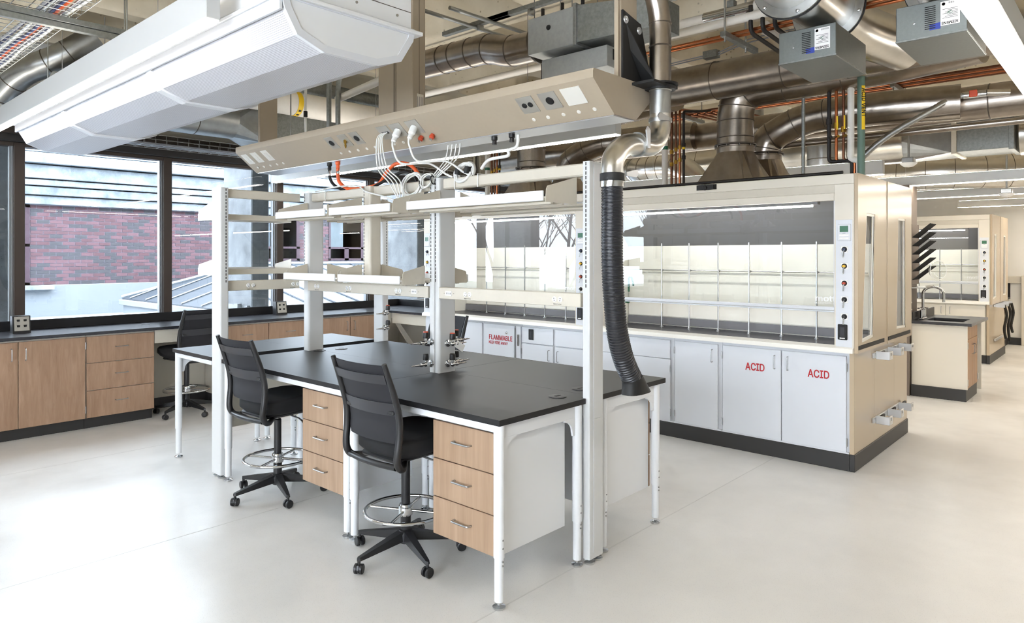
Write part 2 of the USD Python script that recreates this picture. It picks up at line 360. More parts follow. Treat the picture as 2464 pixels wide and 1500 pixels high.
# windows: posts, head, sill and panes
posts = [-2.55, -1.09, .37, 1.80, 3.26, 4.70, 6.19, 7.64, 9.1, 10.55, 12.05]
for i in range(len(posts) - 1):
    a, b = posts[i], posts[i + 1]
    n = 'window_%d' % (i + 1); p = struct(n, MB().box(a, a + .095, YW - .05, YW + .09, 1.0, 2.9, .004), 'mullion_bronze')
    part(p, 'glazing_bead', MB().box(a - .016, a - .002, YW - .02, YW + .06, 1.02, 2.88).box(a - .03, a - .018, YW + .0, YW + .06, 1.02, 2.88), 'mullion_silver', 0)
    part(p, 'window_sill', MB().box(a + .095, b, YW - .03, YW + .12, 1.0, 1.045, .004), 'mullion_silver')
    part(p, 'window_head', MB().box(a + .095, b, YW - .05, YW + .08, 2.86, 2.9, .004), 'mullion_bronze')
    part(p, 'pane', MB().box(a + .095, b - .02, YW + .02, YW + .028, 1.045, 2.86), 'window_glass', 0)
hb = struct('trim_1', MB().box(-2.6, 12.1, YW - .12, YW + .07, 2.9, 3.1, .006), 'dark_beam'); 
part(hb, 'blind_pocket', MB().box(-2.6, 12.1, YW - .2, YW - .125, 2.97, 3.12, .004), 'mullion_bronze')
# louvre panels over the windows
for x0 in (6.95, 7.62, 8.45, 9.25):
    t = thing('louvre_panel', 'grey slatted louvre panel high above the window wall, %s' % {6.95: 'nearest the corner column', 7.62: 'second along from the corner column', 8.45: 'third along, behind the shelving', 9.25: 'beside the grey pipe risers'}[x0], 'vent', (x0, 8.48, 3.1), group='louvre panels above the windows')
    part(t, 'frame', MB().box(x0, x0 + .72, 8.45, 8.47, 3.12, 3.15).box(x0, x0 + .72, 8.45, 8.47, 3.62, 3.65).box(x0, x0 + .03, 8.45, 8.47, 3.15, 3.62).box(x0 + .69, x0 + .72, 8.45, 8.47, 3.15, 3.62).box(x0, x0 + .72, 8.49, 8.5, 3.12, 3.65), 'cream_paint', 0)
    for k in range(10):
        z = 3.165 + k * .045; part(t, 'slat', MB().prism([(8.45, z), (8.456, z), (8.485, z + .03), (8.479, z + .03)], 'x', x0 + .03, x0 + .69), 'cream_paint', 0)

# ================================================================ outside the windows
gr = single('ground', MB().box(-40, 40, 8.8, 60, -1.2, -1.0), 'ground_far', kind='structure', smooth=0)
for i, x0 in enumerate((-4.17, -1.27, 1.63, 4.50, 7.36, 10.25)):
    single('concrete_column', MB().box(x0, x0 + .25, 8.8, 9.62, -1, 5.2, .012), 'concrete_grey', ('weathered concrete column standing outside the window, %s' % ['far along the façade', 'further along the façade', 'beside the outlet box at the drawers end', 'behind the shelving end post', 'behind the corner counter', 'past the fume hoods'][i]), 'column', 'concrete columns outside the windows')
t = thing('pipe_bracket', 'pale metal clamp strapped round the concrete column behind the shelving', 'bracket', (4.6, 9.1, 1.0))
part(t, 'strap', MB().box(4.46, 4.5, 8.85, 9.55, 1.0, 1.07).box(4.4, 4.46, 9.0, 9.1, .98, 1.09), 'mullion_silver', 0)
# brick building across the roof
YB = 15.0
bt = thing('neighbour_building', 'brick building with pale concrete bands seen through the windows', 'building', (8, YB, -1))
part(bt, 'wall', MB().box(2.95, 18, YB + .0, YB + 6, -1, 2.68).box(-6, 2.95, YB + 5, YB + 6, -1, 1.2), 'grout', 0)
for z0, z1, d in ((2.68, 2.835, .12), (2.85, 3.0, .18), (3.02, 3.125, .22), (3.145, 3.39, .26), (3.41, 3.6, .38), (3.62, 4.0, .3)):
    part(bt, 'concrete_band', MB().box(2.75 if z0 > 3.4 else 2.9, 18, YB - d, YB + 6, z0, z1, .008), 'concrete_pale')
part(bt, 'base_band', MB().box(2.9, 18, YB - .1, YB + 5, .55, 1.2, .01), 'roof_white')
part(bt, 'stone_sill', MB().box(2.9, 3.75, YB - .22, YB, 1.12, 1.2), 'concrete_pale')
WINS = [(2.98, 3.41), (7.55, 8.87), (9.68, 10.72), (11.6, 12.7), (13.6, 14.7)]
for wi, (a, b) in enumerate(WINS):
    z0, z1, zt = 1.2 if wi == 0 else 1.62, 2.67, 1.93
    fr = MB().box(a, b, YB - .03, YB + .02, z0, z0 + .05).box(a, b, YB - .03, YB + .02, z1 - .05, z1).box(a, b, YB - .03, YB + .02, zt - .025, zt + .025).box(a, a + .05, YB - .03, YB + .02, z0, z1).box(b - .08, b, YB - .03, YB + .02, z0, z1)
    if wi: fr.box((a + b) / 2 - .06, (a + b) / 2 + .06, YB - .03, YB + .02, z0, zt)
    wp = part(bt, 'window', fr, 'window_maroon', 0)
    part(wp, 'pane', MB().box(a + .05, b - .08, YB + .0, YB + .012, zt, z1 - .05), 'pane_pale', 0)
    if wi:
        part(wp, 'pane', MB().box(a + .05, (a + b) / 2 - .1, YB - .01, YB - .001, zt + .025, z1 - .05), 'pane_dark', 0)
        part(wp, 'pane', MB().box(a + .05, (a + b) / 2 - .06, YB + .0, YB + .012, z0 + .05, zt - .025), 'pane_dark', 0); part(wp, 'pane', MB().box((a + b) / 2 + .06, b - .08, YB + .0, YB + .012, z0 + .05, zt - .025), 'pane_pale', 0)
    else: part(wp, 'pane', MB().box(a + .05, b - .08, YB + .0, YB + .012, z0 + .05, zt - .025), 'pane_pale', 0)
COURSE, LB, n_b = 1.47 / 22, .205, 0
rest = {k: MB() for k in ('brick_red', 'brick_pink', 'brick_grey')}
segs = [(3.42, 7.55, 1.2, 2.67), (8.87, 9.68, 1.2, 2.67), (7.55, 8.87, 1.2, 1.62), (9.68, 10.72, 1.2, 1.62), (10.72, 11.6, 1.2, 2.67), (11.6, 13.6, 1.2, 1.62)]
for (a, b, z0, z1) in segs:
    r = 0; z = z0
    while z + COURSE <= z1 + .002:
        x = a - (LB / 2 if r % 2 else 0)
        while x < b - .01:
            xa, xb = max(a, x + .004), min(b, x + LB - .008)
            if xb - xa > .03:
                k = rng.random(); mname = 'brick_grey' if k < .3 else ('brick_pink' if k < .6 else 'brick_red'); d = rng.uniform(0, .004)
                m = MB().box(xa, xb, YB - .012 - d, YB + .05, z + .004, z + COURSE - .007)
                if n_b < 300 and xa < 7.4: part(bt, 'brick', m, mname, 0); n_b += 1
                else: rest[mname].mb(m)
            x += LB
        z += COURSE; r += 1
for k, m in rest.items():
    if m.n: part(bt, 'brickwork', m, k, 0, kind='stuff')
# low roofs between the buildings
rt = thing('flat_roof', 'white flat roof with grey kerb outside the windows', 'roof', (6, 12, .3))
part(rt, 'roof_deck', MB().box(-30, 20, 8.8, 14.9, .3, .62), 'roof_white', 0)
part(rt, 'kerb', MB().box(-30, 4.4, 10.1, 11.2, .62, .80, .01), 'kerb_grey'); part(rt, 'coping', MB().box(-30, 4.4, 11.2, 11.5, .62, .86, .01), 'concrete_pale')
mt = thing('metal_roof', 'grey standing seam metal roof with pale ribs outside the windows', 'roof', (7, 11.8, .5))
E0, X0r, Y0r, Y1r, R1, XR = .95, 4.63, 9.6, 14.0, (6.35, 12.6, 1.55), 13.0
v = [(X0r, Y0r, E0), (X0r, Y1r, E0), R1, (XR, 12.6, 1.55), (XR, Y0r, E0), (XR, Y1r, E0)]
def slope(ids): q = [v[i] for i in ids]; c = np.mean(q, 0); return MB().hull(q + [(p[0], p[1], p[2] - .05) for p in q])
part(mt, 'slope', slope((0, 1, 2)), 'roof_metal', 0); part(mt, 'slope', slope((0, 4, 3, 2)), 'roof_white', 0); part(mt, 'slope', slope((1, 2, 3, 5)), 'roof_metal', 0)  # slope towards the room is whitened: sky glare put into its colour
part(mt, 'fascia', MB().box(X0r + .02, XR, Y0r + .05, Y1r, .6, E0 - .05, .005), 'roof_white', 0)
part(mt, 'gutter', MB().box(X0r - .06, X0r + .02, Y0r, Y1r, E0 - .12, E0 - .02, .01).box(X0r - .06, XR, Y0r - .06, Y0r + .02, E0 - .12, E0 - .02, .01), 'roof_white')
def rib(p, q): return MB().tube([p, q], .014, 4)
for k in range(6):                                            # ribs of the slope that faces the room's left side
    y = Y0r + .3 + k * .74
    if y < 12.6: u = (y - Y0r) / (R1[1] - Y0r)
    else: u = (Y1r - y) / (Y1r - R1[1])
    if u > .03: part(mt, 'seam', rib((X0r, y, E0 + .02), (X0r + u * (R1[0] - X0r), y, E0 + u * .6 + .02)), 'roof_seam', 0)
for k in range(18):
    x = X0r + .35 + k * .46; u = min(1, (x - X0r) / (R1[0] - X0r))
    if x < XR: part(mt, 'seam', rib((x, Y0r, E0 + .02), (x, Y0r + u * 3., E0 + u * .6 + .02)), 'roof_seam' if 0 else 'kerb_grey', 0)
part(mt, 'hip_cap', MB().tube([(X0r, Y0r, E0 + .02), (R1[0], R1[1], R1[2] + .03), (XR, 12.6, R1[2] + .03)], .04, 6).tube([(X0r, Y1r, E0 + .02), (R1[0], R1[1], R1[2] + .03)], .04, 6), 'roof_seam', 0)
# bare winter trees beyond the flat roof
def tree(x, y, h, seed, lab):
    rg = random.Random(seed); t = thing('bare_tree', lab, 'tree', (x, y, -1), group='bare trees outside'); m = MB()
    def grow(p, d, L, r, lev):
        k = 4; pts = [p]; dd = d
        for _ in range(k):
            dd = unit(dd + V(rg.uniform(-.16, .16), rg.uniform(-.16, .16), rg.uniform(-.03, .12))); pts.append(pts[-1] + dd * L / k)
        (m if lev else tr).tube(pts, np.linspace(r, r * .55, k + 1), 6 if lev < 2 else 4)
        if lev < 4:
            for _ in range(3 if lev else 6):
                i = rg.randint(2 if lev else 1, k); a = rg.uniform(0, 6.28); side = V(math.cos(a), math.sin(a), rg.uniform(.3, .9))
                grow(pts[i], unit(dd * .6 + unit(side) * .8), L * rg.uniform(.5, .7), r * .5, lev + 1)
    tr = MB(); grow(V(x, y, -1), V(0, 0, 1), h * .55, .11, 0); part(t, 'trunk', tr, 'bark'); part(t, 'branches', m, 'bark', 30, kind='stuff')
tree(-3.2, 14.5, 7.5, 3, 'bare winter tree beyond the flat roof, mirrored in the hood sash'); tree(-8.5, 18, 8.5, 5, 'taller bare tree far beyond the flat roof'); tree(-9.5, 12.5, 6.5, 8, 'slim bare tree nearest the corner windows'); tree(-12, 18.5, 8, 11, 'bare tree farthest along beyond the flat roof')
# ================================================================ bench along the windows
YC, ZC = 7.79, .976                                            # cabinet fronts, worktop height
def wood_cabinet(x0, x1, label, rows, wood_='maple_veneer', hinge=0):
    """rows: list of ('drawer', z0, z1, xa, xb) or ('door', z0, z1, xa, xb, handle side)"""
    t = thing('base_cabinet', label, 'cabinet', ((x0 + x1) / 2, YC + .3, 0), group='maple cabinets under the window bench')
    part(t, 'body', MB().box(x0, x1, YC + .022, 8.45, .11, ZC - .032), 'cream_paint', 0)
    part(t, 'toe_kick', MB().box(x0, x1, YC + .07, 8.4, 0, .11), 'rubber_base', 0)
    for r in rows:
        z0, z1, xa, xb = r[1:5]
        d = part(t, r[0], MB().box(xa + .003, xb - .003, YC, YC + .02, z0 + .003, z1 - .003, .002), wood_)
        if r[0] == 'drawer': part(d, 'handle', handle_mb(((xa + xb) / 2, YC, (z0 + z1) / 2 + .015), (1, 0, 0), .115, (0, -1, 0)), 'steel_handle')
        else:
            hx = xa + .055 if r[5] < 0 else xb - .055
            part(d, 'handle', handle_mb((hx, YC, z1 - .12), (0, 0, 1), .115, (0, -1, 0)), 'steel_handle')
            hx = xb if r[5] < 0 else xa
            for z in (z0 + .09, z1 - .09): part(d, 'hinge', MB().cyl((hx, YC - .004, z - .035), (hx, YC - .004, z + .035), .006, 8), 'steel_handle')
    return t
B0, B1 = .11, .93
wood_cabinet(1.683 - .56, 2.246, 'maple two-door cabinet under the window bench, at its far end', [('door', B0, B1, 1.683 - .56, 1.683, 1), ('door', B0, B1, 1.683, 2.243, -1)])
z3 = [B0, .385, .66, B1]
wood_cabinet(2.249, 2.894, 'maple three-drawer cabinet beside the knee space of the window bench', [('drawer', z3[i], z3[i + 1], 2.249, 2.894) for i in range(3)])
wood_cabinet(.0, 1.118, 'maple cabinet under the window bench, past the two-door one', [('door', B0, B1, .0, .56, 1), ('door', B0, B1, .56, 1.118, -1)])
wood_cabinet(3.66, 4.20, 'maple drawer cabinet under the window bench, behind the shelving end post', [('drawer', z3[i], z3[i + 1], 3.66, 4.20) for i in range(3)])
wood_cabinet(4.203, 4.77, 'maple drawer cabinet under the window bench, second after the knee space', [('drawer', z3[i], z3[i + 1], 4.203, 4.77) for i in range(3)])
wood_cabinet(4.773, 5.93, 'maple double-door cabinet under the window bench, nearest the corner', [('door', B0, B1, 4.773, 5.362, 1), ('door', B0, B1, 5.365, 5.93, -1)])
pts = [(-.2, 7.755), (5.98, 7.755), (5.98, 7.0), (6.72, 7.0), (6.72, 8.48), (-.2, 8.48)]
wt = thing('window_worktop', 'black resin worktop running along the windows and round the corner', 'worktop', (3, 8.1, ZC - .03))
part(wt, 'top', MB().prism(pts, 'z', ZC - .03, ZC), 'counter_resin', 0)
part(wt, 'backsplash', MB().box(-.2, 6.72, 8.46, 8.482, ZC, ZC + .1, .003), 'black_resin'); part(wt, 'backsplash', MB().box(6.70, 6.722, 7.0, 8.46, ZC, ZC + .1, .003), 'black_resin')
part(wt, 'joint', MB().box(2.2, 2.203, 7.756, 8.46, ZC - .01, ZC + .0006), 'ink_black', 0)
ap = thing('knee_space_frame', 'cream apron and panels framing the knee space under the window bench', 'bench frame', (3.28, 8.1, .1))
part(ap, 'apron', MB().box(2.897, 3.657, YC + .01, YC + .03, .80, ZC - .032, .003), 'cream_paint')
part(ap, 'back_panel', MB().box(2.897, 3.657, 8.3, 8.32, .12, .8), 'cream_paint', 0); part(ap, 'base_strip', MB().box(2.897, 3.657, 8.28, 8.3, 0, .12), 'rubber_base', 0)
ap = thing('corner_frame', 'cream apron with slanted brace under the corner worktop', 'bench frame', (6.3, 7.5, .1))
part(ap, 'apron', MB().box(6.02, 6.04, 7.0, 7.74, .80, ZC - .032, .003).box(5.935, 6.04, 7.78, 7.8, .80, ZC - .032, .003), 'cream_paint')
part(ap, 'brace', MB().prism([(6.06, .80), (6.12, .80), (6.60, .2), (6.60, .12), (6.54, .12)], 'y', 7.70, 7.73), 'cream_paint')
part(ap, 'back_panel', MB().box(6.64, 6.66, 7.02, 8.4, .0, .8).box(5.95, 6.64, 8.38, 8.4, 0, .8), 'galv_dull' if 0 else 'cream_paint', 0)
part(ap, 'wall_plate', MB().box(6.625, 6.64, 7.25, 7.32, .28, .4, .003), 'outlet_white')
def outlet_box(x, y, label):
    t = thing('outlet_box', label, 'outlet', (x, y, ZC), group='outlet pedestals on the window bench'); n = V(0, -1, 0)
    part(t, 'housing', MB().prism([(y - .055, ZC), (y + .05, ZC), (y + .05, ZC + .17), (y - .03, ZC + .17)], 'x', x - .075, x + .075), 'black_plastic')
    part(t, 'face_plate', MB().prism([(y - .0615, ZC + .025), (y - .0545, ZC + .025), (y - .033, ZC + .162), (y - .040, ZC + .162)], 'x', x - .062, x + .062), 'plate_steel')
    for sx in (-.028, .028):
        for k, z in enumerate((ZC + .068, ZC + .122)):
            yy = y - .0625 + (z - ZC - .025) * .157
            part(t, 'socket', MB().box(x + sx - .017, x + sx + .017, yy, yy + .012, z - .017, z + .017, .007), 'ink_black')
outlet_box(1.79, 8.20, 'steel four-socket outlet box on the window bench near the wooden drawers'); outlet_box(4.62, 8.28, 'steel four-socket outlet box on the window bench behind the shelving')
for gx, gy, lb in ((2.95, 8.2, 'round cable grommet in the window bench beside the pushed-in chair'), (6.28, 8.0, 'round cable grommet in the corner of the window bench')):
    single('grommet', MB().lathe([(.0, .0), (.045, 0), (.045, .003), (.03, .004), (0, .004)], (gx, gy, ZC)), 'grey_plastic', lb, 'grommet', 'cable grommets')

# ================================================================ the island of tables
ZT_, TH = .936, .03
P1r, P2r, P3r, P4r, P6r = (3.16, 3.295, 2.288, 2.338), (3.157, 3.297, 3.546, 3.648), (3.165, 3.315, 5.2, 5.288), (2.447, 2.515, 5.285, 5.44), (4.0, 4.068, 5.285, 5.43)
holes = [Polygon([(a - .004, c - .004), (b + .004, c - .004), (b + .004, d + .004), (a - .004, d + .004)]) for a, b, c, d in (P1r, P2r, P3r, P4r, P6r)]
def table(x0, x1, y0, y1, label, legs, front, extra=()):
    """front: the side where people sit, -1 = -x, +1 = +x, 2 = +y"""
    t = thing('lab_table', label, 'table', ((x0 + x1) / 2, (y0 + y1) / 2, 0), group='black-topped laboratory tables of the island')
    pg = Polygon([(x0, y0), (x1, y0), (x1, y1), (x0, y1)])
    for h in holes: pg = pg.difference(h)
    part(t, 'tabletop', MB().prism(pg, 'z', ZT_ - TH, ZT_), 'black_resin', 0)
    ix0, ix1, iy0, iy1 = x0 + .03, x1 - .03, y0 + .04, y1 - .04
    part(t, 'apron', MB().box(ix0, ix1, iy0 - .012, iy0 + .012, ZT_ - .105, ZT_ - TH, .002).box(ix0, ix1, iy1 - .012, iy1 + .012, ZT_ - .105, ZT_ - TH, .002)
         .box(ix0 - .012, ix0 + .012, iy0, iy1, ZT_ - .07, ZT_ - TH, .002).box(ix1 - .012, ix1 + .012, iy0, iy1, ZT_ - .07, ZT_ - TH, .002), 'white_paint')
    for lx, ly in legs:
        g = part(t, 'leg', MB().cyl((lx, ly, .25), (lx, ly, ZT_ - TH - .001), .0275, 20), 'white_paint')
        part(g, 'inner_tube', MB().cyl((lx, ly, .035), (lx, ly, .26), .0235, 20), 'white_paint')
        part(g, 'levelling_foot', MB().lathe([(0, 0), (.03, 0), (.033, .004), (.033, .010), (.018, .014), (.009, .018), (.009, .04), (0, .04)], (lx, ly, 0)), 'chrome')
        so = -1 if ly > (y0 + y1) / 2 else 1; ox = -1 if lx < (x0 + x1) / 2 else 1
        sc = MB()
        for z in (.215, .235, .30, .34): sc.cyl((lx - .0 * ox, ly - so * .022, z), (lx, ly - so * .0285, z), .005, 8)
        part(g, 'screw', sc, 'steel_handle')
        # curved gusset under the end apron
        qx = 1 if lx < (x0 + x1) / 2 else -1; poly = [(lx + qx * .02, ZT_ - .1), (lx + qx * .12, ZT_ - .1), (lx + qx * .115, ZT_ - .115)] + [(lx + qx * (.115 - .065 * math.sin(a)), ZT_ - .18 + .065 * math.cos(a)) for a in np.linspace(.1, 1.5, 6)] + [(lx + qx * .046, ZT_ - .2), (lx + qx * .02, ZT_ - .2)]
        part(t, 'gusset', MB().prism(poly, 'y', ly - .006, ly + .006), 'white_paint')
    return t
xa, xm, xb = 2.45, 3.247, 4.04
def LG(x): return (2.482 if x == 0 else 3.13, 3.37, 3.965)[x] if 0 else [2.482, 3.135, 3.36, 3.965][x]
table(xa, xm - .0015, 2.312, 3.597, 'black-topped lab table with white legs, nearest the camera, one chair at it', [(2.482, 2.345), (3.12, 2.345), (2.482, 3.560), (3.11, 3.56)], -1)
table(xa, xm - .0015, 3.60, 5.272, 'black-topped lab table in the middle of the island, on the side with two chairs', [(2.482, 3.632), (3.11, 3.632), (2.482, 5.225), (3.11, 5.225)], -1)
table(xm, xb, 2.312, 3.597, 'black-topped lab table under the hanging hose', [(3.965, 2.345), (3.37, 2.345), (3.965, 3.56), (3.37, 3.56)], 1)
table(xm, xb, 3.60, 5.272, 'black-topped lab table in the middle of the island, on the fume hood side', [(3.965, 3.632), (3.37, 3.632), (3.965, 5.225), (3.37, 5.225)], 1)
table(xa, xm - .0015, 5.45, 6.2, 'black-topped lab table at the window end, beside the chair at the drawers', [(2.482, 6.15), (2.56, 5.5), (3.2, 6.15), (3.2, 5.5)], 2)
table(xm, xb, 5.45, 6.2, 'black-topped lab table at the window end, corner nearest the maple doors', [(3.965, 6.15), (3.965, 5.5), (3.3, 6.15), (3.3, 5.5)], 2)
single('modesty_panel', MB().box(2.62, 3.94, 5.455, 5.47, .35, .82), 'cream_paint', 'cream panel under the tables at the window end', 'panel', smooth=0)
# drawer pedestals hung under the tables
def pedestal(xf, d, y0, y1, label):
    """xf: x of the drawer fronts, d: +1 when they look to -x"""
    t = thing('drawer_pedestal', label, 'drawer unit', (xf + d * .28, (y0 + y1) / 2, .225), group='oak drawer pedestals under the island')
    z0, z1 = .228, .85
    part(t, 'body', MB().box(xf + d * .022, xf + d * .56, y0, y1, z0, z1 + .0, .002), 'white_paint')
    part(t, 'mounting_rail', MB().box(xf + d * .03, xf + d * .5, y0 + .01, y1 - .01, z1, .866, .002), 'steel_handle')
    h = (z1 - z0) / 3
    for i in range(3):
        dr = part(t, 'drawer', MB().box(xf, xf + d * .02, y0 + .001, y1 - .001, z0 + i * h + .002, z0 + (i + 1) * h - .003, .002), 'oak_veneer')
        part(dr, 'handle', handle_mb((xf, (y0 + y1) / 2, z0 + (i + .56) * h), (0, 1, 0), .125, (-d, 0, 0), .03, .0055), 'steel_handle')
pedestal(2.50, 1, 2.385, 2.857, 'oak three-drawer pedestal with white sides, nearest the camera, beside the pulled-in chair'); pedestal(2.50, 1, 3.711, 4.184, 'oak three-drawer pedestal between the two chairs')
pedestal(3.965, -1, 2.385, 2.857, 'white-sided drawer pedestal under the table with the hanging hose'); pedestal(3.965, -1, 3.711, 4.184, 'white-sided drawer pedestal in the middle of the fume hood side')
for gx, gy, lb in ((3.09, 2.46, 'round black cable grommet in the tabletop left of the end post'), (3.36, 2.50, 'round black cable grommet behind the end post'), (3.23, 5.14, 'round black cable grommet at the foot of the crossing post'), (3.42, 5.1, 'round black cable grommet behind the crossing post')):
    g = thing('grommet', lb, 'grommet', (gx, gy, ZT_), group='cable grommets'); part(g, 'rim', MB().lathe([(0, 0), (.052, 0), (.052, .003), (.044, .006), (0, .006)], (gx, gy, ZT_)), 'black_plastic'); part(g, 'cable_slot', MB().box(gx - .022, gx + .022, gy - .009, gy + .009, ZT_ + .006, ZT_ + .0075, .0007), 'ink_black')

# ================================================================ shelving spines
SP = thing('reagent_shelving', 'cream slotted uprights with rails standing down the middle of the island', 'shelving', (3.23, 3.9, 0))
def slots(m, axis, at, c0, z0, z1, out):
    """a column of dark slots; axis 'x': on a face whose normal is -x"""
    z = z0
    while z < z1:
        if axis == 'x': m.box(at - .0008, at + .002, c0 - .0032, c0 + .0032, z, z + .019)
        else: m.box(c0 - .0032, c0 + .0032, at - .0008, at + .002, z, z + .019)
        z += .0265
    return m
def rounded(x0, x1, y0, y1, r=.018):
    return Polygon([(x0 + r, y0 + r), (x1 - r, y0 + r), (x1 - r, y1 - r), (x0 + r, y1 - r)]).buffer(r, quad_segs=4)
ZP = 2.272
u = part(SP, 'upright', MB().prism(rounded(*P1r, .008), 'z', .03, ZP), 'post_paint'); part(u, 'slot_row', slots(MB(), 'x', 3.16, 2.313, 1.56, 2.25, 0), 'ink_black', 0)
part(u, 'cover_strip', MB().box(3.198, 3.262, 2.2845, 2.288, .82, 2.26, .001), 'post_paint'); part(u, 'cover_strip', MB().box(3.198, 3.262, 2.2845, 2.288, .06, .817, .001), 'post_paint')
for fx, fy in ((3.19, 2.31), (3.265, 2.31)): part(u, 'levelling_foot', MB().lathe([(0, 0), (.03, 0), (.032, .012), (.016, .016), (.009, .02), (.009, .035), (0, .035)], (fx, fy, 0)), 'chrome')
u = part(SP, 'upright', MB().prism(rounded(P2r[0], P2r[1] + .02, 3.546, 3.597, .02), 'z', .03, ZP), 'post_paint'); part(u, 'slot_row', slots(MB(), 'x', 3.157, 3.583, 1.56, 2.25, 0), 'ink_black', 0)
u = part(SP, 'upright', MB().prism(rounded(P2r[0], P2r[1] + .02, 3.599, 3.648, .012), 'z', .03, ZP), 'post_paint'); part(u, 'slot_row', slots(MB(), 'x', 3.157, 3.630, 1.56, 2.25, 0), 'ink_black', 0)
u = part(SP, 'upright', MB().prism(rounded(3.16, 3.27, 4.335, 4.43, .02), 'z', 1.53, ZP), 'cream_paint'); part(u, 'slot_row', slots(MB(), 'x', 3.16, 4.41, 1.56, 2.25, 0), 'ink_black', 0)
u = part(SP, 'upright', MB().prism(rounded(*P3r, .02), 'z', .03, ZP), 'post_paint'); part(u, 'slot_row', slots(MB(), 'x', 3.165, 5.262, 1.56, 2.25, 0), 'ink_black', 0)
u = part(SP, 'upright', MB().prism(rounded(*P4r, .012), 'z', .03, ZP), 'post_paint'); part(u, 'slot_row', slots(MB(), 'y', 5.285, 2.492, 1.53, 2.25, 0), 'ink_black', 0)
for fy in (5.33, 5.40): part(u, 'levelling_foot', MB().lathe([(0, 0), (.03, 0), (.032, .012), (.016, .016), (.009, .02), (.009, .035), (0, .035)], (2.48, fy, 0)), 'chrome')
u = part(SP, 'upright', MB().prism(rounded(*P6r, .012), 'z', .03, ZP), 'post_paint'); part(u, 'slot_row', slots(MB(), 'y', 5.285, 4.045, 1.53, 2.25, 0), 'ink_black', 0)
for a, b in ((2.338, 3.546), (3.648, 4.335), (4.43, 5.2)): part(SP, 'top_rail', MB().box(3.19, 3.255, a, b, 2.195, 2.268, .008), 'cream_paint')
part(SP, 'top_rail', MB().box(2.515, 3.165, 5.33, 5.39, 2.2, 2.268, .006), 'cream_paint'); 
# shelves: things that hang on the uprights
def shelf(lipx, postx, y0, y1, z, label, lo=False):
    s = 1 if lipx > postx else -1
    t = thing('shelf', label, 'shelf', ((lipx + postx) / 2, (y0 + y1) / 2, z), group='cream steel shelves on the island shelving')
    a, b = sorted((lipx, postx))
    part(t, 'deck', MB().box(a + .002, b - .004, y0, y1, z + .004, z + .016), 'cream_paint', 0)
    part(t, 'front_lip', MB().box(lipx - .006, lipx + .006, y0, y1, z, z + .055, .003), 'white_paint')
    for y in np.linspace(0, 1, 4)[1:3]: part(t, 'stiffener', MB().box(a + (b - a) * y - .012, a + (b - a) * y + .012, y0 + .02, y1 - .02, z - .012, z + .004, .003), 'cream_paint')
    h1 = .15 if not lo else .125
    for y in (y0 - .002, y1 + .002 - .0):
        P = [(postx + s * .004, z - .006), (lipx - s * .012, z - .006), (lipx - s * .02, z + .065), (lipx - s * .03, z + .082), (postx + s * .004, z + h1)]
        sgn = -1 if y < y0 else 1
        part(t, 'end_bracket', MB().prism(P, 'y', min(y, y + sgn * .003), max(y, y + sgn * .003)), 'cream_paint', 0)
nm = ['over the near bay', 'over the middle bay', 'over the far bay']
for i, (a, b) in enumerate(((2.375, 3.525), (3.70, 4.42), (4.475, 5.19))):
    shelf(2.86, 3.155, a, b, 2.036, 'cream upper shelf %s, on the side with the chairs' % nm[i]); shelf(3.63, 3.335, a, b, 2.036, 'cream upper shelf %s, on the fume hood side' % nm[i])
for i, (a, b) in enumerate(((3.69, 4.42), (4.46, 5.19))):
    shelf(2.935, 3.155, a, b, 1.547, 'cream lower shelf %s, on the side with the chairs' % nm[i + 1], True); shelf(3.57, 3.335, a, b, 1.547, 'cream lower shelf %s, on the fume hood side' % nm[i + 1], True)
def shelf_y(x0, x1, z, label, lo):
    t = thing('shelf', label, 'shelf', ((x0 + x1) / 2, 5.6, z), group='cream steel shelves on the island shelving')
    part(t, 'deck', MB().box(x0, x1, 5.445, 5.73, z + .004, z + .016), 'cream_paint', 0); part(t, 'front_lip', MB().box(x0, x1, 5.73, 5.742, z, z + .055, .003), 'white_paint'); part(t, 'back_lip', MB().box(x0, x1, 5.436, 5.444, z, z + .045, .002), 'cream_paint')
    for x in (x0 - .004, x1 + .001): part(t, 'end_bracket', MB().prism([(5.442, z - .006), (5.728, z - .006), (5.72, z + .065), (5.71, z + .082), (5.442, z + (.125 if lo else .15))], 'x', x, x + .003), 'cream_paint', 0)
shelf_y(2.47, 3.14, 2.03, 'cream upper shelf at the window end, on the end post', False); shelf_y(2.47, 3.14, 1.587, 'cream lower shelf at the window end, on the end post', True)
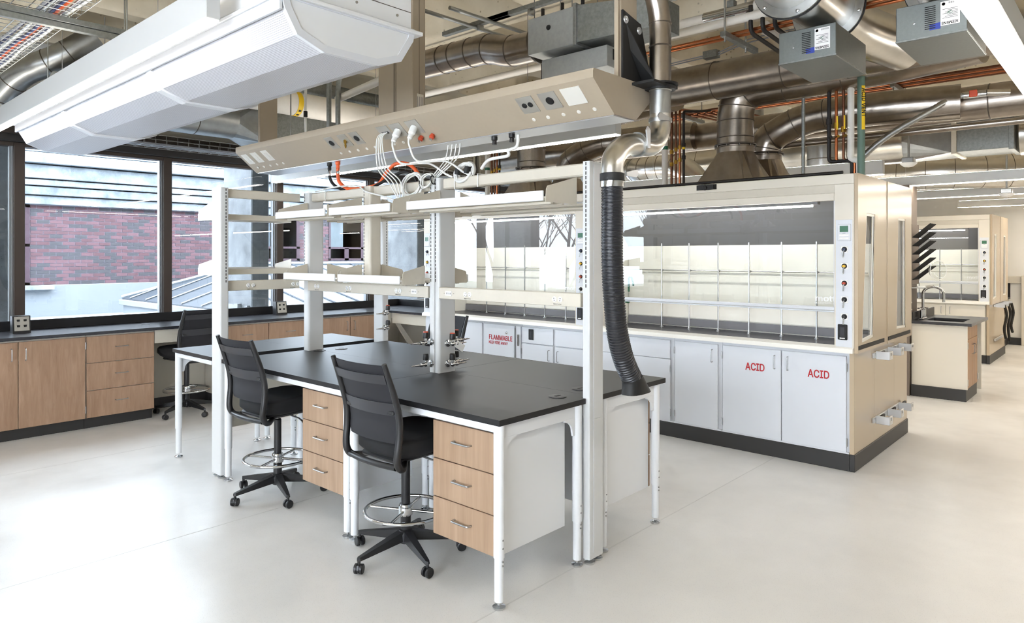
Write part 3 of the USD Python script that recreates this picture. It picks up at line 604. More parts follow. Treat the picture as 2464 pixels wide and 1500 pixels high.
# power rails with white outlets
def duplex(parent, c, u, n):
    """two round receptacles side by side at c; u along, n outward"""
    u, n, c = unit(u), unit(n), np.asarray(c, float)
    for s in (-1, 1):
        o = part(parent, 'outlet', MB().lathe([(0, 0), (.0165, 0), (.0165, .0025), (.015, .004), (0, .004)], c + u * s * .021, n, 16), 'outlet_white')
        m = MB()
        for du, dz, w_ in ((-.005, .005, .0012), (.005, .005, .0012), (0, -.007, .0022)):
            q = c + u * (s * .021 + du) + V(0, 0, dz) + n * .004; m.quadbox(q - u * w_ - V(0, 0, .0028), u, (0, 0, 1), 2 * w_, .0056, .0006 if np.cross(u, V(0, 0, 1)) @ n > 0 else -.0006)
        part(o, 'contact_slots', m, 'ink_black', 0)
def gfci(parent, c, u, n):
    u, n, c = unit(u), unit(n), np.asarray(c, float); sg = 1 if np.cross(u, V(0, 0, 1)) @ n > 0 else -1
    o = part(parent, 'outlet', MB().quadbox(c - u * .03 - V(0, 0, .016), u, (0, 0, 1), .06, .032, sg * .004), 'outlet_white', 0); m = MB()
    for k in (-.018, -.012, 0., .012, .018): m.quadbox(c + u * k - V(0, 0, .006) + n * .004, u, (0, 0, 1), .0025, .012, sg * .0008)
    for k in (-.048, .046): m.quadbox(c + u * k - V(0, 0, .002), u, (0, 0, 1), .004, .004, sg * .001)
    part(o, 'contact_slots', m, 'ink_black', 0)
def rail_x(y0, y1, outs, gf, label, z0=1.447, z1=1.525):
    t = thing('power_rail', label, 'power rail', (3.2, (y0 + y1) / 2, z0), group='power rails of the island shelving')
    part(t, 'channel', MB().box(3.15, 3.215, y0, y1, z0, z1, .003), 'cream_paint')
    for y in outs: duplex(t, (3.15, y, (z0 + z1) / 2), (0, -1, 0), (-1, 0, 0)); part(t, 'lettering', MB().text('PNL01 C 42,44', .006, (3.149, y + .03, z0 + .008), (0, -1, 0), (0, 0, 1), .0006), 'ink_black', 0)
    for y in gf: gfci(t, (3.15, y, (z0 + z1) / 2), (0, -1, 0), (-1, 0, 0))
rail_x(2.345, 3.54, [3.26, 2.51], [3.44], 'cream power rail with outlets along the near bay'); rail_x(3.655, 5.19, [5.05, 4.6, 3.98], [3.80], 'cream power rail with outlets along the middle and far bays')
t = thing('power_rail', 'cream power rail with outlets between the window end post and the crossing post', 'power rail', (2.85, 5.34, 1.46), group='power rails of the island shelving')
part(t, 'channel', MB().box(2.52, 3.16, 5.335, 5.40, 1.46, 1.54, .003), 'cream_paint')
for x in (2.72, 3.13): duplex(t, (x if x < 3 else 3.12, 5.335, 1.5), (1, 0, 0), (0, -1, 0)); part(t, 'lettering', MB().text('PNL01 C 40', .006, ((x if x < 3 else 3.10) - .03, 5.334, 1.466), (1, 0, 0), (0, 0, 1), .0006), 'ink_black', 0)
# gas taps on the posts
def tap(x, y, z, dirx, label, red, tag=False):
    """wall flange on a face whose normal is -y; spout along x"""
    t = thing('gas_tap', label, 'gas tap', (x, y, z), group='chrome gas taps on the island posts')
    part(t, 'flange', MB().lathe([(0, 0), (.027, 0), (.024, .008), (.012, .012), (.012, .045), (0, .047)], (x, y, z), (0, -1, 0)), 'chrome')
    part(t, 'valve_body', MB().sphere((x, y - .05, z), .016).cyl((x, y - .05, z), (x, y - .05, z + .035), .009, 12), 'chrome')
    k = part(t, 'knob', MB().lathe([(0, .03), (.019, .03), (.0215, .036), (.020, .068), (.016, .074), (0, .075)], (x, y - .05, z)), 'dark_knob')
    if red: part(k, 'red_cap', MB().lathe([(.0202, .064), (.017, .076), (0, .078)], (x, y - .05, z)), 'red_knob')
    part(t, 'spout', MB().lathe([(0, .0), (.011, .0), (.011, .03), (.014, .032), (.014, .045), (.009, .05), (.007, .08), (.004, .13), (0, .13)], (x, y - .05, z), (dirx, 0, 0), 14), 'chrome')
    if tag: part(t, 'paper_tag', MB().quadbox((x + .01, y - .06, z - .02), (.75, 0, -.45), (.5, 0, .8), .085, .05, .001), 'label_white', 0)
tap(3.235, 3.545, 1.135, 1, 'chrome gas tap with red cap and paper tag on the second post', True, True); tap(3.235, 3.545, .995, 1, 'chrome gas tap with plain black knob on the second post, below the tagged one', False)
tap(3.235, 3.648 + .1, 1.135, -1, 'chrome gas tap with red cap behind the second post', True) if 0 else None
def tapx(x, y, z, diry, nx, label, red):
    t = thing('gas_tap', label, 'gas tap', (x, y, z), group='chrome gas taps on the island posts'); n = V(nx, 0, 0); c = V(x, y, z); k0 = c + n * .05
    part(t, 'flange', MB().lathe([(0, 0), (.027, 0), (.024, .008), (.012, .012), (.012, .045), (0, .047)], c, n), 'chrome')
    part(t, 'valve_body', MB().sphere(k0, .016).cyl(k0, k0 + V(0, 0, .035), .009, 12), 'chrome')
    k = part(t, 'knob', MB().lathe([(0, .03), (.019, .03), (.0215, .036), (.020, .068), (.016, .074), (0, .075)], k0), 'dark_knob')
    if red: part(k, 'red_cap', MB().lathe([(.0202, .064), (.017, .076), (0, .078)], k0), 'red_knob')
    part(t, 'spout', MB().lathe([(0, .0), (.011, .0), (.011, .03), (.014, .032), (.014, .045), (.009, .05), (.007, .08), (.004, .13), (0, .13)], k0, (nx, 0, 0) if diry == 0 else (0, diry, 0), 14), 'chrome')
tapx(3.157, 3.625, 1.145, 0, -1, 'chrome gas tap with red cap on the chair side of the second post', True); tapx(3.157, 3.625, .995, 0, -1, 'chrome gas tap with black knob low on the chair side of the second post', False)
tapx(3.317, 3.60, 1.14, 0, 1, 'chrome gas tap with red cap on the hood side of the second post', True); tapx(3.317, 3.60, .99, 0, 1, 'chrome gas tap with black knob low on the hood side of the second post', False)
tap(4.02, 5.284, 1.20, -1, 'chrome gas tap with red cap on the far post', True); tap(4.02, 5.284, 1.06, -1, 'chrome gas tap with black knob on the far post', False)

# ================================================================ drafting chairs
def make_chair(label, loc, rz):
    t = thing('drafting_chair', label, 'chair', loc, rz, 'black drafting chairs')
    L = dict(world=False)
    st = []
    for z, gx, gy in ((.612, .17, .19), (.628, .22, .225), (.655, .245, .245), (.70, .245, .245), (.717, .232, .232), (.722, .20, .2)):
        for a in np.linspace(0, 2 * math.pi, 32, endpoint=False):
            c, s_ = math.cos(a), math.sin(a); e = 2 / 3.6
            q = gx * math.copysign(abs(c) ** e, c); st.append((.02 + q, gy * math.copysign(abs(s_) ** e, s_), z + .06 * q + .012))
    part(t, 'seat', MB().hull(st), 'seat_fabric', 40, **L)
    # curved mesh back between the side frames
    prof = [(-.218, .725), (-.225, .77), (-.222, .82), (-.230, .88), (-.25, .95), (-.275, 1.03), (-.305, 1.11), (-.325, 1.16)]
    pc = smooth_path([(a, 0, b) for a, b in prof], 3)
    def back(y0, y1, i0, i1, off, bow, thick, n=10):
        v, f = [], []; rows = pc[i0:i1]
        for sgn in (0, 1):
            for p in rows:
                for k in range(n + 1):
                    y = y0 + (y1 - y0) * k / n; b = bow * (1 - (2 * k / n - 1) ** 2); v.append((p[0] - off - b - sgn * thick, y, p[2]))
        R_, C_ = len(rows), n + 1
        for sgn in (0, 1):
            o = sgn * R_ * C_
            for i in range(R_ - 1):
                for k in range(n):
                    q = (o + i * C_ + k, o + i * C_ + k + 1, o + (i + 1) * C_ + k + 1, o + (i + 1) * C_ + k)
                    f += [(q[0], q[1], q[2]), (q[0], q[2], q[3])] if sgn == 0 else [(q[0], q[2], q[1]), (q[0], q[3], q[2])]
        for i in range(R_ - 1):
            for k, fl in ((0, 0), (n, 1)):
                a, b = i * C_ + k, (i + 1) * C_ + k; c, d = a + R_ * C_, b + R_ * C_; f += [(a, b, d), (a, d, c)] if not fl else [(a, d, b), (a, c, d)]
        for i, fl in ((0, 1), (R_ - 1, 0)):
            for k in range(n):
                a, b = i * C_ + k, i * C_ + k + 1; c, d = a + R_ * C_, b + R_ * C_; f += [(a, b, d), (a, d, c)] if not fl else [(a, d, b), (a, c, d)]
        return MB().add(v, f)
    part(t, 'backrest', back(-.215, .215, 0, len(pc), .0, .03, .008), 'black_mesh', 40, **L)
    part(t, 'upper_brace', back(-.225, .225, 16, 19, .012, .035, .012), 'grey_plastic', 40, **L)
    part(t, 'lumbar_strap', back(-.225, .225, 9, 13, .008, .035, .005), 'grey_plastic', 40, **L)
    for s in (-1, 1): part(t, 'strap_clip', MB().box(-.262, -.236, min(s * .215, s * .150), max(s * .215, s * .150), .885, .91, .006), 'black_plastic', **L)
    for i in (3, 7): part(t, 'mesh_seam', back(-.21, .21, i, i + 2, .0075, .03, .003), 'black_plastic', 40, **L) if 0 else None
    for s in (-1, 1):
        pa = smooth_path([(-.335, s * .235, 1.17), (-.305, s * .238, 1.09), (-.27, s * .24, .99), (-.24, s * .24, .88), (-.235, s * .24, .78), (-.245, s * .238, .69), (-.245, s * .232, .635), (-.222, s * .225, .595), (-.18, s * .205, .585), (-.10, s * .12, .60), (-.02, s * .05, .625)], 5)
        rr = np.interp(np.arange(len(pa)), [0, 15, 30, 40, len(pa) - 1], [.014, .020, .021, .019, .014])
        part(t, 'back_frame', MB().tube(pa, rr, 10), 'black_plastic', 40, **L)
    part(t, 'rear_crossbar', MB().tube(smooth_path([(-.235, -.21, .60), (-.252, -.1, .60), (-.256, 0, .60), (-.252, .1, .60), (-.235, .21, .60)], 4), .017, 10), 'black_plastic', 40, **L)
    part(t, 'seat_pan', MB().box(-.2, .2, -.16, .16, .595, .628, .012).box(-.06, .1, -.07, .07, .57, .60, .01), 'black_plastic', **L)
    lv = part(t, 'height_lever', MB().tube([(.02, -.06, .595), (.05, -.2, .575), (.06, -.27, .545)], .006, 8), 'steel_handle', **L)
    part(lv, 'lever_paddle', MB().hull([(.045, -.235, .57), (.075, -.235, .565), (.035, -.31, .535), (.085, -.31, .535), (.04, -.31, .523), (.08, -.31, .523), (.05, -.235, .555)]), 'black_plastic', **L)
    part(t, 'gas_lift', MB().cyl((0, 0, .5), (0, 0, .58), .014, 14), 'steel_handle', **L)
    part(t, 'column', MB().lathe([(0, .1), (.03, .1), (.03, .30), (.026, .302), (.026, .545), (.02, .552), (0, .552)]), 'black_plastic', **L)
    fr = part(t, 'foot_ring', MB().tube([(.235 * math.cos(a), .235 * math.sin(a), .265) for a in np.linspace(0, 2 * math.pi, 48, endpoint=False)], .0105, 10, True), 'chrome', 40, **L)
    part(fr, 'hub', MB().lathe([(.026, .235), (.04, .235), (.043, .245), (.043, .285), (.036, .30), (.026, .305)]), 'chrome', **L)
    for a in (.5, .5 + math.pi / 2, .5 + math.pi, .5 + 1.5 * math.pi): part(fr, 'spoke', MB().cyl((.035 * math.cos(a), .035 * math.sin(a), .262), (.235 * math.cos(a), .235 * math.sin(a), .262), .008, 10), 'chrome', 40, **L)
    bs = part(t, 'star_base', MB().lathe([(0, .075), (.035, .075), (.05, .09), (.052, .13), (.04, .15), (.03, .155), (0, .155)]), 'black_plastic', **L)
    for k in range(5):
        a = math.pi + k * 2 * math.pi / 5; R = rotz(a)
        leg = MB().hull([(.03, -.028, .095), (.03, .028, .095), (.03, -.024, .15), (.03, .024, .15), (.19, -.022, .085), (.19, .022, .085), (.19, -.018, .118), (.19, .018, .118), (.325, -.014, .07), (.325, .014, .07), (.325, -.011, .09), (.325, .011, .09), (.338, 0, .072), (.338, 0, .088)]).cyl((.325, 0, .05), (.325, 0, .075), .009, 10).move(R)
        part(bs, 'leg', leg, 'black_plastic', 30, **L)
        m = MB(); sw = rotz(.6 + 1.3 * k)
        for s in (-1, 1): m.mb(MB().lathe([(0, s * .006), (.02, s * .006), (.0275, s * .009), (.0275, s * .022), (.022, s * .0255), (0, s * .0255)][::s], (0, 0, .0275), (0, 1, 0), 18))
        m.hull([(x, y, z) for x, z in ((-.012, .056), (.02, .05), (.028, .03), (.02, .012), (0, .05)) for y in (-.006, .006)])
        part(t, 'caster', m.move(sw).move(R, R @ V(.325, 0, 0)), 'black_plastic', 30, **L)
    return t
ch = make_chair('black drafting chair nearest the camera, before the drawer pedestal at the table end', (2.56, 3.165, 0), 0.)
dup(ch, (2.585, 4.665, 0), .02, 'black drafting chair in the middle of the island, beside the shelving end post')
dup(ch, (3.235, 7.80, 0), 1.75, 'black drafting chair pushed into the knee space of the window bench')
dup(ch, (4.22, 4.95, 0), 3.14, 'black drafting chair on the fume hood side, seen past the second post')
# ================================================================ fume hoods
XH, WH = 5.93, 2.632
def hood(y0, label, rods, controls_right=True, left_controls=False, sash_z=1.276, gap_tap=False, front=True):
    y1 = y0 + WH - .004; x0 = XH
    t = thing('fume_hood', label, 'fume hood', (x0 + .43, (y0 + y1) / 2, .955), group='fume hoods of the central row' if front else None)
    pr, pl = (y0, y0 + .15), (y1 - .15, y1)
    # header in three stepped bands
    part(t, 'header', MB().box(x0, x0 + .05, y0, y1, 2.32, 2.40, .004), 'hood_cream'); part(t, 'header', MB().box(x0 + .012, x0 + .05, y0 + .15, y1, 2.252, 2.32, .002), 'cream_paint'); part(t, 'header', MB().box(x0, x0 + .05, y0 + .15, y1, 2.19, 2.252, .004), 'hood_cream')
    part(t, 'roof_panel', MB().box(x0 + .05, x0 + .86, y0, y1, 2.385, 2.40), 'hood_cream', 0)
    for k, (a, b) in enumerate((pr, pl)):
        q = part(t, 'post', MB().prism([(a, .957), (b, .957), (b, 2.40 if k else 2.32), (a, 2.40 if k else 2.32)], 'x', x0, x0 + .04) if 0 else MB().box(x0, x0 + .035, a, b, .957, 2.319 if k == 0 else 2.19, .003), 'hood_cream'); part(t, 'control_strip', MB().box(x0 - .0025, x0, a + .012, b - .012, .965, 2.03, .001), 'hood_grey_white')
        if (k == 0 and controls_right) or (k == 1 and left_controls):
            yc = a + .072 if k == 0 else (a + b) / 2
            d = part(t, 'monitor', MB().box(x0 - .014, x0, yc - .05, yc + .05, 1.858, 1.995, .004), 'hood_grey_white')
            part(d, 'screen', MB().box(x0 - .0155, x0 - .013, yc - .032, yc + .032, 1.93, 1.98), 'screen_green', 0)
            part(d, 'button', MB().box(x0 - .0155, x0 - .013, yc - .036, yc + .036, 1.895, 1.912, .001).box(x0 - .0155, x0 - .013, yc - .036, yc + .036, 1.872, 1.888, .001), 'outlet_white'); part(d, 'brand_print', MB().box(x0 - .0146, x0 - .0138, yc - .012, yc + .012, 1.92, 1.923), 'ink_grey', 0)
            for z, c in ((1.79, 'navy_knob'), (1.655, 'yellow_knob'), (1.517, 'red_knob'), (1.385, 'dark_knob'), (1.248, 'dark_knob')):
                v_ = part(t, 'valve', MB().box(x0 - .004, x0, yc - .027, yc + .027, z - .026, z + .026, .004), 'outlet_white')
                part(v_, 'dial', MB().lathe([(0, .004), (.021, .004), (.021, .0055), (0, .0055)], (x0, yc, z), (-1, 0, 0), 18), 'ink_black'); part(v_, 'cap', MB().lathe([(0, .005), (.012, .005), (.0105, .026), (0, .028)], (x0, yc, z), (-1, 0, 0), 16), c)
                part(v_, 'lever', MB().lathe([(0, 0), (.006, 0), (.0045, .05), (.0065, .055), (0, .058)], (x0 - .022, yc, z - .008), (-.1, .06 if k == 0 else -.06, -1), 10), 'chrome')
        yc = a + .085 if k == 0 else (a + b) / 2
        o = part(t, 'outlet', MB().box(x0 - .01, x0, yc - .037, yc + .037, 1.06, 1.185, .006), 'ink_black'); part(o, 'socket', MB().box(x0 - .0125, x0 - .008, yc - .018, yc + .018, 1.085, 1.165, .003), 'grey_plastic'); part(o, 'outlet_label', MB().box(x0 - .013, x0 - .0125, yc - .02, yc + .02, 1.068, 1.078), 'label_white', 0)
        if k == 0: part(t, 'notice', MB().box(x0 - .0008, x0, yc - .03, yc + .03, 1.03, 1.045), 'ink_grey', 0)
    part(t, 'airfoil', MB().prism([(x0 - .035, .957), (x0 + .10, .957), (x0 + .10, 1.0), (x0 + .02, 1.012), (x0 - .03, .992)], 'y', y0 + .002, y1 - .002), 'lip_white', 0)
    part(t, 'worktop', MB().box(x0 + .10, x0 + .74, y0 + .04, y1 - .04, .957, .985, .003), 'counter_resin')
    # inner lining
    part(t, 'liner', MB().box(x0 + .74, x0 + .75, y0 + .04, y1 - .04, .957, 1.85), 'hood_liner', 0)
    part(t, 'liner', MB().box(x0 + .04, x0 + .74, y1 - .05, y1 - .04, .985, 2.38), 'hood_liner', 0)
    if front != 'end': part(t, 'liner', MB().box(x0 + .04, x0 + .09, y0 + .04, y0 + .05, .985, 2.38).box(x0 + .50, x0 + .74, y0 + .04, y0 + .05, .985, 2.38), 'hood_liner', 0)
    part(t, 'lower_baffle', MB().box(x0 + .70, x0 + .712, y0 + .06, y1 - .06, 1.0, 1.075, .002), 'hood_baffle')
    part(t, 'baffle', MB().box(x0 + .715, x0 + .725, y0 + .06, y1 - .06, 1.085, 1.53).box(x0 + .715, x0 + .725, y0 + .06, y1 - .06, 1.565, 1.845), 'hood_liner', 0)
    part(t, 'upper_baffle', MB().prism([(x0 + .715, 1.845), (x0 + .725, 1.84), (x0 + .30, 2.30), (x0 + .29, 2.295)], 'y', y0 + .05, y1 - .05), 'hood_baffle', 0)  # shade on this sloping panel is put into its grey
    part(t, 'light_strip', MB().box(x0 + .075, x0 + .105, y0 + .35, y1 - .28, 2.150, 2.168, .004), 'hood_tube'); part(t, 'light_mount', MB().box(x0 + .06, x0 + .12, y0 + .3, y1 - .25, 2.168, 2.2, .003), 'hood_baffle')
    rg = part(t, 'rod_lattice', MB().cyl((x0 + .6, y0 + .06, 1.588), (x0 + .6, y1 - .06, 1.588), .0065, 8), 'steel_handle')
    for y in rods:
        part(rg, 'rod', MB().cyl((x0 + .57, y, .985), (x0 + .57, y, 1.868), .0075, 8).lathe([(.0, 0), (.02, 0), (.02, .006), (.011, .012), (.009, .03), (0, .03)], (x0 + .57, y, .985), n=14).sphere((x0 + .585, y, 1.588), .014, 1), 'steel_handle')
    s = part(t, 'sash', MB().box(x0 + .02, x0 + .05, y0 + .15, y1 - .15, sash_z, sash_z + .012, .003).box(x0 + .01, x0 + .045, y0 + .15, y1 - .15, sash_z + .015, sash_z + .045, .006), 'hood_grey_white')
    part(s, 'glass', MB().box(x0 + .03, x0 + .036, y0 + .155, y1 - .155, sash_z + .045, 2.2), 'sash_glass', 0)
    part(s, 'side_rail', MB().box(x0 + .024, x0 + .045, y0 + .15, y0 + .162, sash_z, 2.19).box(x0 + .024, x0 + .045, y1 - .162, y1 - .15, sash_z, 2.19), 'hood_grey_white', 0)
    part(s, 'etched_name', MB().text('mott', .045, (x0 + .0295, y0 + .315, 1.365), (0, -1, 0), (0, 0, 1), .0005, True, 1.25).text('MANUFACTURING LIMITED', .012, (x0 + .0295, y0 + .32, 1.342), (0, -1, 0), (0, 0, 1), .0005), 'label_white', 0)
    if gap_tap:
        g = part(t, 'gooseneck_tap', MB().tube(bend([(x0 + .62, y1 - .12, 1.34), (x0 + .62, y1 - .12, 1.50), (x0 + .50, y1 - .24, 1.50), (x0 + .46, y1 - .28, 1.42)], .04, 5), .011, 10), 'green_tap'); part(g, 'tap_valve', MB().cyl((x0 + .62, y1 - .05, 1.235), (x0 + .56, y1 - .15, 1.235), .02, 12).cyl((x0 + .56, y1 - .15, 1.235), (x0 + .56, y1 - .15, 1.27), .014, 10), 'green_tap')
    if front: part(t, 'occupancy_sensor', MB().hull([(x0 - .03, y0 + 1.27 + a, 2.37 + b) for a, b in ((-.08, -.02), (.08, -.02), (-.08, .02), (.08, .02), (0, .026), (0, -.026))] + [(x0, y0 + 1.27 + a, 2.37 + b) for a, b in ((-.1, -.024), (.1, -.024), (-.1, .024), (.1, .024))]).lathe([(0, 0), (.022, 0), (.018, .014), (0, .018)], (x0 - .03, y0 + 1.27, 2.362), (-1, 0, 0)), 'ink_black')
    return t
h2 = hood(1.70, 'fume hood at the open end of the row, ACID cabinets beneath it', [2.18, 2.497, 2.813, 3.13, 3.449, 3.767], gap_tap=True, front='end')
h1 = hood(1.70 + WH, 'fume hood next to the window corner, FLAMMABLE cabinet beneath it', [4.73, 5.05, 5.374, 5.70, 6.03, 6.365], True, True, front=True)
# the row behind, seen from its end
YE = 1.70
t = thing('fume_hood', 'fume hood back to back with the ACID one, coloured knobs behind its end window', 'fume hood', (7.23, 3, .955))
part(t, 'roof_panel', MB().box(6.80, 7.66, YE + .01, 6.96, 2.385, 2.40), 'hood_cream', 0); part(t, 'back_panel', MB().box(6.795, 6.80, YE + .05, 6.96, .96, 2.385), 'hood_liner', 0)
part(t, 'front_post', MB().box(7.62, 7.66, YE + .01, YE + .15, .957, 2.385).box(7.62, 7.66, 4.2, 4.4, .957, 2.385).box(7.62, 7.66, 6.8, 6.96, .957, 2.385), 'hood_grey_white', 0); part(t, 'header', MB().box(7.62, 7.66, YE + .15, 6.96, 2.19, 2.385), 'hood_cream', 0)
part(t, 'base', MB().box(6.81, 7.62, YE + .02, 6.96, .14, .957), 'hood_grey_white', 0); part(t, 'liner', MB().box(7.06, 7.62, YE + .145, YE + .15, .957, 2.2), 'hood_liner', 0)
part(t, 'light_strip', MB().box(7.5, 7.53, 1.95, 6.5, 2.15, 2.165, .004), 'hood_tube')
for z, c in ((1.80, 'navy_knob'), (1.64, 'yellow_knob'), (1.485, 'red_knob'), (1.325, 'dark_knob')): part(t, 'valve_knob', MB().lathe([(0, 0), (.022, 0), (.026, .008), (.02, .03), (0, .032)], (7.56, YE + .145, z), (0, -1, 0), 16), c)
# end panels with slanted glass strips
t = thing('hood_end_wall', 'cream end wall of the fume hood row with two slanted glass strips', 'panel', (6.8, YE, .96))
def holed(x0, x1, z0, z1, hole): return Polygon([(x0, z0), (x1, z0), (x1, z1), (x0, z1)], [hole])
wA = [(6.035, 1.035), (6.35, 1.055), (6.41, 2.09), (6.165, 2.09)]; wB = [(7.10, 1.065), (7.43, 1.055), (7.42, 2.09), (7.165, 2.09)]
for (a, b), h in (((5.93, 6.69), wA), ((6.80, 7.66), wB)):
    q = part(t, 'end_panel', MB().prism(holed(a, b, .957, 2.40, h), 'y', YE - .03, YE - .002), 'hood_end_warm_lit', 0)
    fr = Polygon(h).buffer(.001).difference(Polygon(h).buffer(-.022)); part(q, 'window_frame', MB().prism(fr, 'y', YE - .026, YE - .012), 'lip_white', 0)
    part(q, 'window_glass', MB().prism(Polygon(h).buffer(-.02), 'y', YE - .012, YE - .006), 'clear_window', 0)
    part(q, 'gasket', MB().prism([(h[1][0] - .022, h[1][1] + .02), (h[1][0] - .030, h[1][1] + .02), (h[2][0] - .030, h[2][1] - .02), (h[2][0] - .022, h[2][1] - .02)], 'y', YE - .0275, YE - .026), 'ink_black', 0)
part(t, 'corner_strip', MB().box(6.69, 6.80, YE - .024, YE - .002, .957, 2.40), 'hood_end_warm_lit', 0)
for a, b in ((5.94, 6.68), (6.81, 7.6)): part(t, 'vent_strip', MB().box(a, b, YE - .034, YE - .03, .985, 1.018), 'ink_black', 0)
# cabinets under the row
CX = 5.95
def base(y0, y1, label, fronts, hinge=True):
    t = thing('hood_cabinet', label, 'cabinet', (CX + .4, (y0 + y1) / 2, 0), group='grey-white cabinets under the fume hoods')
    part(t, 'body', MB().box(CX + .022, CX + .8, y0, y1, .137, .955), 'hood_grey_white', 0); part(t, 'toe_kick', MB().box(CX + .04, CX + .78, y0, y1, 0, .137), 'rubber_base', 0)
    part(t, 'bottom_rail', MB().box(CX + .002, CX + .022, y0, y1, .137, .15), 'hood_grey_white', 0)
    for f in fronts:
        k, a, b, z0, z1 = f[:5]
        d = part(t, k, MB().box(CX, CX + .02, a + .003, b - .003, z0, z1, .0025), 'hood_grey_white')
        if len(f) > 5 and f[5]:
            hs = f[5]; yh = a + .055 if hs < 0 else b - .055; part(d, 'handle', handle_mb((CX, yh, z1 - .105), (0, 0, 1), .115, (-1, 0, 0)), 'steel_handle')
            yy = b + .002 if hs < 0 else a - .002
            for z in (z0 + .08, z1 - .09): part(d, 'hinge', MB().cyl((CX - .003, yy, z - .032), (CX - .003, yy, z + .032), .006, 8), 'steel_handle')
        if len(f) > 6: f[6](d)
    return t
def word(y, z, h, txt, bold=True, sx=.8): return lambda d: part(d, 'lettering', MB().text(txt, h, (CX - .0012, y, z), (0, -1, 0), (0, 0, 1), .001, bold, sx), 'sign_red', 0)
base(1.745, 2.83, 'cabinet with two ACID doors at the end of the fume hood row', [('door', 1.762, 2.286, .15, .925, 1, word(2.069, .728, .062, 'ACID')), ('door', 2.289, 2.825, .15, .925, -1, word(2.608, .728, .062, 'ACID'))])
base(2.833, 3.32, 'narrow single-door cabinet beside the ACID doors', [('door', 2.867, 3.307, .15, .925, -1)])
base(3.323, 4.33, 'cabinet with drawer and two doors partly behind the hanging hose', [('drawer', 3.355, 3.84, .745, .925), ('drawer', 3.845, 4.325, .745, .925), ('door', 3.355, 3.84, .15, .74, 1), ('door', 3.845, 4.325, .15, .74, -1)])
base(4.333, 5.27, 'cabinet with small outlet in its drawer front, beside the FLAMMABLE door', [('drawer', 4.337, 4.785, .745, .925), ('drawer', 4.80, 5.265, .745, .925, 0, lambda d: part(part(d, 'outlet', MB().box(CX - .008, CX, 5.085, 5.155, .785, .905, .003), 'ink_black'), 'socket', MB().box(CX - .010, CX - .007, 5.105, 5.135, .81, .88, .002), 'grey_plastic')), ('door', 4.337, 4.785, .15, .735, 1), ('door', 4.80, 5.265, .15, .735, -1)])
def flam(d):
    part(d, 'lettering', MB().text('FLAMMABLE', .055, (CX - .0012, 5.79, .742), (0, -1, 0), (0, 0, 1), .001, True, .83), 'sign_red', 0); part(d, 'lettering', MB().text('KEEP FIRE AWAY', .032, (CX - .0012, 5.79, .692), (0, -1, 0), (0, 0, 1), .001, True, .85), 'sign_red', 0)
    part(d, 'lock', MB().lathe([(0, 0), (.016, 0), (.014, .006), (0, .008)], (CX, 5.50, .835), (-1, 0, 0)), 'chrome'); part(d, 'latch', MB().box(CX - .012, CX, 5.30, 5.325, .70, .83, .004), 'chrome'); part(d, 'edge_hinge', MB().cyl((CX - .003, 5.363, .2), (CX - .003, 5.363, .9), .006, 8), 'steel_handle')
base(5.273, 5.89, 'cabinet with red FLAMMABLE KEEP FIRE AWAY lettering', [('door', 5.375, 5.884, .15, .925, 0, flam), ('filler', 5.278, 5.355, .15, .925)])
base(5.893, 6.96, 'plain panelled cabinet at the window end of the fume hood row', [('panel', 5.90, 6.42, .15, .925), ('panel', 6.425, 6.95, .15, .925)])
t = thing('base_end_wall', 'cream end wall under the fume hood row with black base strip', 'panel', (6.8, YE + .02, 0))
part(t, 'panel', MB().box(CX, 6.52, YE + .006, YE + .04, .137, .955), 'hood_end_warm_lit', 0); part(t, 'panel', MB().box(6.522, 7.16, YE + .006, YE + .04, .137, .955), 'hood_end_warm_lit', 0); part(t, 'panel', MB().box(7.162, 7.64, YE + .006, YE + .04, .137, .955), 'hood_end_warm_lit', 0)
part(t, 'base_strip', MB().box(CX - .004, 7.65, YE - .002, YE + .04, 0, .14, .004), 'rubber_base'); part(t, 'base_strip', MB().box(CX - .004, CX + .03, YE + .04, 6.9, 0, .135, .003), 'rubber_base')
for z, lb in ((.885, 'upper silver cylinder bracket on the cream end wall'), (.33, 'lower silver cylinder bracket on the cream end wall')):
    t = thing('cylinder_bracket', lb, 'bracket', (6.85, YE - .05, z), group='cylinder brackets on the end wall')
    part(t, 'rail', MB().box(6.45, 7.35, YE - .012, YE + .005, z - .025, z + .02, .002), 'bracket_silver')
    for x in (6.50, 6.87, 7.24):
        part(t, 'jaw', MB().box(x, x + .012, YE - .12, YE - .012, z - .035, z + .035, .002).box(x + .012, x + .10, YE - .12, YE - .108, z - .035, z + .035, .002), 'bracket_silver')
        part(t, 'strap_buckle', MB().box(x + .13, x + .22, YE - .03, YE - .012, z - .012, z + .018, .003), 'ink_black'); part(t, 'bolt', MB().cyl((x + .05, YE - .124, z + .012), (x + .05, YE - .12, z + .012), .012, 10), 'steel_handle')
